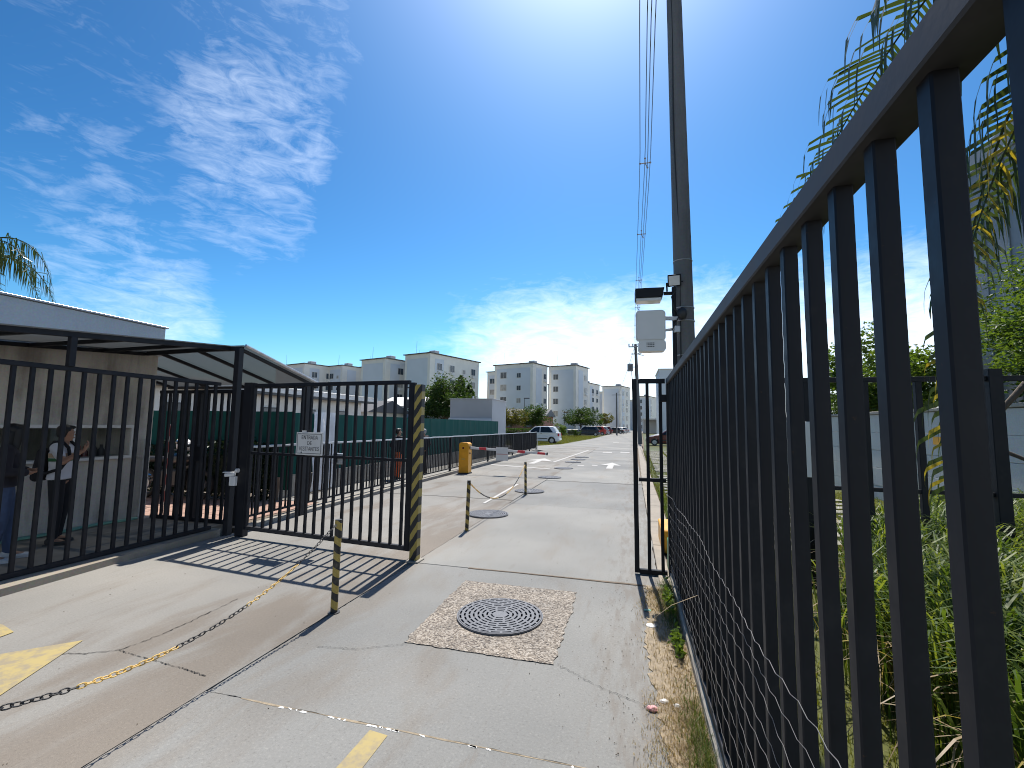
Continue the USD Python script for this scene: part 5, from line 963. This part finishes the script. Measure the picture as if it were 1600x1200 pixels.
# palms
def bez(P, n):
    P = np.array(P, float); t_ = np.linspace(0, 1, n)[:, None]
    return ((1-t_)**3*P[0]+3*(1-t_)**2*t_*P[1]+3*(1-t_)*t_**2*P[2]+t_**3*P[3])
def frond(parent, P, nl, ll, w, mat, side_bias=0., bend=.55, r0=.014, nk=6):
    C = bez(P, nl); T = np.gradient(C, axis=0); T /= np.linalg.norm(T, axis=1)[:, None]
    rc = MB().path(C[::2], np.linspace(r0, r0*.25, len(C[::2])), 6)
    PP, WW, SS = [], [], []
    for i in range(2, nl):
        s_ = np.cross(T[i], (0, 0, 1)); s_ = s_+np.array([.35, -.1, 0])*(1 if s_[0] >= 0 else -1)*max(0, .8-np.linalg.norm(s_)); s_ = nrm(s_); up = np.cross(s_, T[i])
        L = ll*(.55+.45*math.sin(math.pi*min(1, i/nl*1.02+.12)))*rng.uniform(.8, 1.15)
        for sg in (1, -1):
            if rng.random() < .06: continue
            d = nrm(s_*sg*(1+.1*rng.normal())+T[i]*(.45+.2*rng.random())+up*rng.normal(.12, .16)); kb = rng.uniform(.35, .8)*(1-.25*bend); pts = [C[i]]; q = C[i].copy(); dd = d.copy()
            for k in range(1, nk+1):
                if k/nk > kb: dd = nrm(dd*(1-bend*.75)+np.array([0, 0, -1.])*bend*1.1+rng.normal(0, .05, 3))
                else: dd = nrm(dd+np.array([0, 0, -.07]))
                q = q+dd*L/nk; pts.append(q)
            PP.append(pts); tt = np.linspace(0, 1, nk+1); WW.append(w*rng.uniform(.75, 1.2)*np.sin(np.pi*np.clip(.15+.83*tt, 0, 1))**.7); pn = nrm(np.cross(d, up)+.25*rng.normal(size=3)); SS.append(np.repeat(nrm(T[i]+.3*pn)[None], nk+1, 0))
    fr = obj('frond', rc, 'leaf_palm', parent, smooth=True)
    V, F = ribbons(np.array(PP), np.array(WW), np.array(SS)); obj('leaflets', (V, F), mat, fr)

pm1 = thing('palm_tree', 'palm with long drooping fronds arching over the near fence at the upper right', 'palm tree')
obj('trunk', MB().path([(2.62+.02*math.sin(k), 1.25, -.05+k*.45) for k in range(9)], np.linspace(.13, .085, 9), 14), 'palm_trunk', pm1, smooth=True)
O = (2.6, 1.28, 3.6)
for P, nl, ll, bd in [([O, (2.25, 2.3, 4.88), (1.86, 3.4, 4.85), (1.6, 5.0, 3.62)], 120, .85, .8), ([O, (2.4, 2.9, 4.9), (2.02, 3.5, 3.5), (1.93, 3.52, 1.2)], 110, .6, .85),
    ([O, (2.7, 2.4, 4.3), (2.5, 3.3, 3.7), (2.02, 3.62, 2.55)], 80, .45, .85), ([O, (2.0, 1.6, 4.9), (1.6, 2.0, 4.8), (1.2, 2.4, 3.9)], 40, .5, .75),
    ([O, (3.0, 2.2, 4.9), (3.3, 3.3, 4.6), (3.5, 4.2, 3.6)], 50, .55, .75), ([O, (3.3, 1.1, 4.9), (3.9, .8, 4.5), (4.3, .6, 3.6)], 34, .55, .75), ([O, (2.7, .5, 4.8), (2.75, -.2, 4.5), (2.8, -.7, 3.7)], 34, .5, .75)]:
    frond(pm1, P, nl, ll, .016, 'leaf_palm', bend=bd)
frond(pm1, [O, (2.35, 2.8, 4.6), (1.98, 3.5, 3.2), (1.9, 3.5, 1.3)], 50, .4, .013, 'leaf_yellow', bend=.85, r0=.01)
pm2 = thing('palm_tree', 'palm with weeping fronds behind the guard house at the left edge', 'palm tree', loc=(-17.9, 7.7, 0))
obj('trunk', MB().path([(.02*math.sin(k), 0, k*.8) for k in range(8)], np.linspace(.17, .13, 8), 14), 'palm_trunk', pm2, smooth=True)
for k in range(13):
    a = k*2.4+.35; c_, s_ = math.cos(a), math.sin(a); hh = 1.5+.4*math.sin(k*1.7); r = 1.9+.3*math.cos(k*2.3)
    frond(pm2, [(0, 0, 5.6), (c_*.7, s_*.7, 5.7+hh*.75), (c_*r*.85, s_*r*.85, 5.7+hh*.75), (c_*r, s_*r, 5.0+.3*math.sin(k))], 42, .8, .016, 'leaf_palm', bend=.85, r0=.025)

# ------------------------------------------------------------------ people
def hull(a, ra, b, rb, seg=20):
    """hull of two spheres"""
    A = m3.Manifold.sphere(1, seg).scale(tuple(np.broadcast_to(ra, (3,)).astype(float))).translate(tuple(map(float, a)))
    B = m3.Manifold.sphere(1, seg).scale(tuple(np.broadcast_to(rb, (3,)).astype(float))).translate(tuple(map(float, b)))
    return m3.Manifold.batch_hull([A, B])
def blend(parts, edge, it):
    u = m3.Manifold.batch_boolean(parts, m3.OpType.Add).refine_to_length(edge).to_mesh()
    t = trimesh.Trimesh(u.vert_properties[:, :3], u.tri_verts, process=True); trimesh.smoothing.filter_taubin(t, .5, .53, iterations=it); return t
def person(name, label, loc, rz, scale, J, shirt, trousers, shoes, hair, skin='skin', sleeve=.6, long_hair=False, shorts=False, group=None, jacket=False):
    """local: x forward, y left. J overrides joints of a 1.72 m figure"""
    j = dict(hipL=(0, .085, .92), hipR=(0, -.085, .92), kneeL=(.02, .095, .5), kneeR=(.02, -.095, .5), ankL=(-.02, .1, .09), ankR=(-.02, -.1, .09), waist=(.0, 0, 1.08), chest=(.0, 0, 1.28), neck=(.0, 0, 1.46), head=(.025, 0, 1.605),
             shL=(0, .175, 1.4), shR=(0, -.175, 1.4), elL=(-.03, .23, 1.12), elR=(-.03, -.23, 1.12), wrL=(.05, .23, .88), wrR=(.05, -.23, .88), hdL=(.3, 0, -1), hdR=(.3, 0, -1), face=0.)
    j.update(J); j = {k: (np.array(v, float) if np.ndim(v) else v) for k, v in j.items()}
    t = thing(name, label, 'person', group, loc, rz)
    body, hands = [], []
    for s_ in 'LR':
        sy = 1 if s_ == 'L' else -1
        body += [hull(j['hip'+s_], .085, j['knee'+s_], .058), hull(j['knee'+s_], .056, j['ank'+s_], .04), hull(j['ank'+s_]+[0, 0, -.03], (.045, .042, .05), j['ank'+s_]+[.13, 0, -.06], (.05, .042, .028)),
                 hull(j['sh'+s_], .056, j['el'+s_], .042), hull(j['el'+s_], .041, j['wr'+s_], .027), hull(j['chest']+[0, sy*.06, .06], .09, j['sh'+s_], .058)]
        w = j['wr'+s_]; d = nrm(j['hd'+s_]); e = nrm(np.cross(d, (0, sy, .01))); lat = nrm(np.cross(e, d))   # d along the hand, lat across the palm, e its normal
        c = w+d*.055; hands += [hull(w-d*.015, .024, w+d*.02, (.026, .026, .02)), m3.Manifold.batch_hull([hull(w+d*.015+lat*.018, .014, w+d*.085+lat*.03, .0105), hull(w+d*.015-lat*.016, .014, w+d*.08-lat*.03, .0105)])]
        for q, L in zip((-.03, -.0105, .0095, .029), (.055, .072, .078, .068)):
            p0 = w+d*.08+lat*q; p1 = p0+d*L*.45-e*.008; p2 = p1+(d*.75-e*.65)*L*.36; p3 = p2+(d*.35-e*.9)*L*.28
            hands += [hull(p0-d*.02, .0098, p1, .009, 12), hull(p1, .009, p2, .0083, 12), hull(p2, .0083, p3, .0072, 12)]
        p0 = w+d*.025+lat*.024; p1 = p0+(d*.55+lat*.75-e*.2)*.038; p2 = p1+(d*.9+lat*.15-e*.35)*.034; hands += [hull(p0, .0135, p1, .0115, 12), hull(p1, .011, p2, .0085, 12)]
    body += [hull(j['hipL'], (.09, .085, .09), j['hipR'], (.09, .085, .09)), m3.Manifold.batch_hull([hull(j['waist']+[0, .07, 0], (.09, .07, .08), j['waist']+[0, -.07, 0], (.09, .07, .08)), hull(j['hipL']+[0, 0, .03], .09, j['hipR']+[0, 0, .03], .09)]),
             m3.Manifold.batch_hull([hull(j['waist']+[0, .065, 0], (.09, .07, .08), j['waist']+[0, -.065, 0], (.09, .07, .08)), hull(j['chest']+[0, .08, .03], (.105, .085, .1), j['chest']+[0, -.08, .03], (.105, .085, .1))]), hull(j['neck']+[0, 0, -.06], .06, j['head']+[-.01, 0, -.06], .048)]
    f = j['face']; Rf = rotz(f); hd = j['head']; H = lambda v: hd+Rf@np.array(v)
    body += [hull(H((-.012, 0, .035)), (.092, .075, .085), H((.012, 0, -.045)), (.07, .06, .075)), hull(H((.04, 0, -.085)), (.035, .04, .028), H((.03, 0, -.03)), (.05, .055, .05))]
    m = blend(body, .026, 9); 
    fine = [hull(H((.085, 0, .01)), .009, H((.108, 0, -.022)), .0125, 12), hull(H((.075, .028, .026)), (.018, .02, .008), H((.075, -.028, .026)), (.018, .02, .008), 12), hull(H((-.005, .073, .015)), (.02, .01, .03), H((0, .07, -.02)), (.013, .009, .016), 12), hull(H((-.005, -.073, .015)), (.02, .01, .03), H((0, -.07, -.02)), (.013, .009, .016), 12), hull(H((.082, .014, -.063)), (.014, .012, .008), H((.082, -.014, -.063)), (.014, .012, .008), 12)]
    hm_ = blend(hands, .006, 4)
    def man(t_): return m3.Manifold(m3.Mesh(np.asarray(t_.vertices, np.float32), np.asarray(t_.faces, np.uint32)))
    whole = m3.Manifold.batch_boolean([man(m), man(hm_)]+fine, m3.OpType.Add).to_mesh()
    sc = lambda v: np.asarray(v)*scale
    obj('body', (sc(whole.vert_properties[:, :3]), whole.tri_verts), skin, t, smooth=50)
    for sy in (1, -1):
        e = obj('eye', MB().ball((0, 0, 0), .0105, 2).xf(None, H((.079, sy*.031, .004))), 'white_plastic', t, smooth=True); e_ = UsdGeom.Mesh(e); e_.GetPointsAttr().Set(Vt.Vec3fArray.FromNumpy((np.array(e_.GetPointsAttr().Get())*scale).astype(np.float32)))
        obj('pupil', (lambda a: (sc(a[0]), a[1]))(MB().ball(H((.087, sy*.031, .004)), .0055, 1).arr()), 'eye_dark', e)
    obj('mouth', (lambda a: (sc(a[0]), a[1]))(MB().ball(H((.0925, 0, -.063)), (.006, .021, .005), 2).arr()), 'lip', t)
    def cloth(nm, parts, mat, edge=.026, it=8, par=t):
        m_ = blend(parts, edge, it); return obj(nm, (sc(m_.vertices), m_.faces), mat, par, smooth=50)
    g_ = .017 if not jacket else .03; ss = []
    for s_ in 'LR':
        sy = 1 if s_ == 'L' else -1
        e = j['el'+s_]; a = j['sh'+s_]; w = j['wr'+s_]
        if sleeve <= 1: ss.append(hull(a, .058+g_, a+(e-a)*sleeve, .046+g_))
        else: ss += [hull(a, .058+g_, e, .044+g_), hull(e, .043+g_, e+(w-e)*(sleeve-1), .032+g_)]
        ss.append(hull(j['chest']+[0, sy*.06, .06], .09+g_, a, .058+g_))
    ss += [m3.Manifold.batch_hull([hull(j['waist']+[0, .07, 0], (.095+g_, .07+g_, .08), j['waist']+[0, -.07, 0], (.095+g_, .07+g_, .08)), hull(j['chest']+[0, .08, .03], (.105+g_, .085+g_, .1), j['chest']+[0, -.08, .03], (.105+g_, .085+g_, .1))]),
           m3.Manifold.batch_hull([hull(j['waist']+[0, .07, 0], (.095+g_, .07+g_, .06), j['waist']+[0, -.07, 0], (.095+g_, .07+g_, .06)), hull(j['hipL']+[0, .012, .03], (.1+g_, .08+g_, .03), j['hipR']+[0, -.012, .03], (.1+g_, .08+g_, .03))])]
    sh_ = cloth('shirt' if not jacket else 'jacket', ss, shirt)
    tt = [hull(j['hipL']+[0, 0, .03], .1, j['hipR']+[0, 0, .03], .1)]
    for s_ in 'LR':
        k, a, hp_ = j['knee'+s_], j['ank'+s_], j['hip'+s_]; tt += [hull(hp_, .098, k, .074)]+([] if shorts else [hull(k, .074, a+[0, 0, .02], .06)])
    cloth('shorts' if shorts else 'trousers', tt, trousers)
    for s_ in 'LR':
        a = j['ank'+s_]; so = cloth('shoe', [hull(a+[-.03, 0, -.035], (.055, .05, .05), a+[.0, 0, -.0], (.05, .048, .04)), hull(a+[-.03, 0, -.05], (.055, .05, .035), a+[.15, 0, -.062], (.058, .05, .03))], shoes, .018, 5); obj('sole', (lambda q: (sc(q[0]), q[1]))(MB().cbox(a+[-.09, -.046, -.096], a+[.2, .046, -.078], .008).arr()), 'shoe_white' if shoes == 'shoe_white' else 'frame_dark', so)
    hp = [hull(H((-.03, 0, .06)), (.093, .083, .08), H((-.045, 0, -.0)), (.07, .08, .07)), hull(H((.03, .03, .098)), (.06, .045, .03), H((.03, -.03, .095)), (.06, .045, .03))]
    if long_hair: hp += [hull(H((-.05, .03, .0)), (.06, .06, .08), H((-.07, .05, -.26)), (.04, .06, .05)), hull(H((-.05, -.03, .0)), (.06, .06, .08), H((-.07, -.05, -.26)), (.04, .06, .05)), hull(H((.02, .066, .03)), (.05, .025, .06), H((.0, .08, -.18)), (.035, .025, .04)), hull(H((.02, -.066, .03)), (.05, .025, .06), H((0, -.08, -.18)), (.035, .025, .04))]
    m_ = blend(hp, .014, 4); P = m_.vertices; P += m_.vertex_normals*(.007*(meshkit.fbm(P*[38, 38, 14], 3, 5)-.5))[:, None]; obj('hair', (sc(P), m_.faces), hair, t, smooth=60)
    return t, j, sc, cloth, sh_
# boy in white T-shirt, hand raised to the mouth, backpack on
t, j, sc, cloth, sh_ = person('person', 'person in white T-shirt with a raised hand beside the guard house window', (-6.86, 4.12, .078), 35, .83, dict(face=.75, elR=(.13, -.27, 1.2), wrR=(.3, -.13, 1.36), hdR=(.3, .45, .75), elL=(-.07, .24, 1.14), wrL=(.02, .22, .93), kneeR=(.04, -.12, .5), ankR=(.04, -.14, .09)), 'cloth_white', 'cloth_black', 'shoe_dark', 'hair_black', 'skin', .55)
ch = lambda lo, hi, mat, nm: obj(nm, (lambda P: P)((lambda a: (sc(a[0]), a[1]))((lambda m_: (m_.to_mesh().vert_properties[:, :3], m_.to_mesh().tri_verts))(m3.Manifold.batch_hull([hull(j['waist']+[0, .07, 0], (.115, .09, .08), j['waist']+[0, -.07, 0], (.115, .09, .08)), hull(j['chest']+[0, .08, .03], (.126, .105, .1), j['chest']+[0, -.08, .03], (.126, .105, .1))]) ^ m3.Manifold.cube((1, 1, hi-lo)).translate((-.5, -.5, lo))))), mat, sh_)
ch(1.255, 1.32, 'cloth_tan', 'tan_band'); ch(1.2, 1.25, 'cloth_green', 'green_band')
bp = thing('backpack', 'dark backpack worn by the person in the white striped T-shirt', 'backpack', loc=(-6.86, 4.12, .078), rotz=35)
m_ = blend([m3.Manifold.batch_hull([hull((-.19, .1, 1.33), .06, (-.19, -.1, 1.33), .06), hull((-.22, .12, .98), .07, (-.22, -.12, .98), .07)]), hull((-.28, .07, 1.05), .05, (-.28, -.07, 1.05), .05)], .03, 6); obj('bag', (m_.vertices*.83, m_.faces), 'cloth_black', bp, smooth=50)
for sy in (1, -1): obj('strap', (lambda a: (a[0]*.83, a[1]))(MB().path([(-.13, sy*.11, 1.36), (-.06, sy*.115, 1.485), (.03, sy*.115, 1.49), (.115, sy*.12, 1.4), (.145, sy*.125, 1.27), (.08, sy*.19, 1.1), (-.14, sy*.17, 1.02)], .022, 7).arr()), 'cloth_black', bp, smooth=True)
# woman at the left edge looking down at what she holds
t, j, sc, cloth, sh_ = person('person', 'person with long dark hair and jeans at the left edge looking down', (-6.52, 3.42, .078), 60, .84, dict(head=(.05, 0, 1.6), face=.2, elL=(.0, .25, 1.13), elR=(.0, -.25, 1.13), wrL=(.22, .09, 1.12), wrR=(.22, -.09, 1.1), hdL=(.5, -.6, .15), hdR=(.5, .6, .1), ankR=(-.06, -.12, .09), kneeR=(0, -.11, .5), ankL=(.1, .1, .09), kneeL=(.07, .1, .5)), 'cloth_dark', 'denim', 'shoe_white', 'hair_black', 'skin', 1.75, True)
# man walking behind the railing
person('person', 'person in a dark jacket and orange trousers standing behind the railing', (-6.55, 12.0, .012), 62, .83, dict(face=-.35, elL=(-.1, .24, 1.14), wrL=(.08, .2, .98), kneeL=(.07, .1, .5), ankL=(.02, .1, .09)), 'cloth_black', 'cloth_orange', 'shoe_dark', 'hair_black', 'skin', 1.85, jacket=True)
person('person', 'grey haired person in dark clothes behind the railing beside the striped gate post', (-6.5, 13.6, .012), 160, .82, dict(elR=(-.05, -.24, 1.13), wrR=(.1, -.2, .98)), 'cloth_dark', 'cloth_black', 'shoe_dark', 'hair_grey', 'skin', 1.85, jacket=True)

# ------------------------------------------------------------------ litter on the verge
def crumple(name, label, loc, r, mat):
    m_ = trimesh.creation.icosphere(2); P = m_.vertices*r; P = P*(.55+.9*meshkit.fbm(m_.vertices*2.3+np.array(loc)*7, 3, 2))[:, None]*[1.2, 1, .6]; obj(name, (P+np.array(loc)+[0, 0, r*.35], m_.faces), mat, label=label, cat='litter')
crumple('litter', 'crumpled pink wrapper on the edge of the verge', (.1, 2.86, 0), .024, 'litter_pink'); crumple('litter', 'crumpled white paper below the pink wrapper', (.17, 2.95, 0), .02, 'litter_white')
crumple('litter', 'smaller white scrap beside the near fence kerb', (.24, 2.93, 0), .017, 'litter_white')
obj('litter', MB().lathe([(.0001, .004), (.04, .004), (.043, .0), (.04, -.004)], 14, (.14, 4.0, .006)), 'paper', label='flat white disc of litter in the shadow of the right gate leaf', cat='litter')
obj('litter', MB().cbox((.09, 4.3, 0), (.15, 4.33, .01), .003), 'hose_green', label='pale green scrap in the shadow of the right gate leaf', cat='litter')
peb = MB(); n = 500
for k in range(n):
    if k < 300: x, y = -.05+rng.normal(0, .12), rng.uniform(1.2, 5)
    else: x, y = rng.uniform(-5, .1), rng.uniform(1, 9)
    if -2.5 < x < -2.4: continue
    r = rng.uniform(.0012, .004); m_ = trimesh.creation.icosphere(0); peb.add(m_.vertices*r*rng.uniform(.6, 1.2, 3)+[x, y, r*.3+.003], m_.faces)
obj('pebbles', peb, 'dirt', label='scattered grit and pebbles on the concrete', cat='grit', kind='stuff')
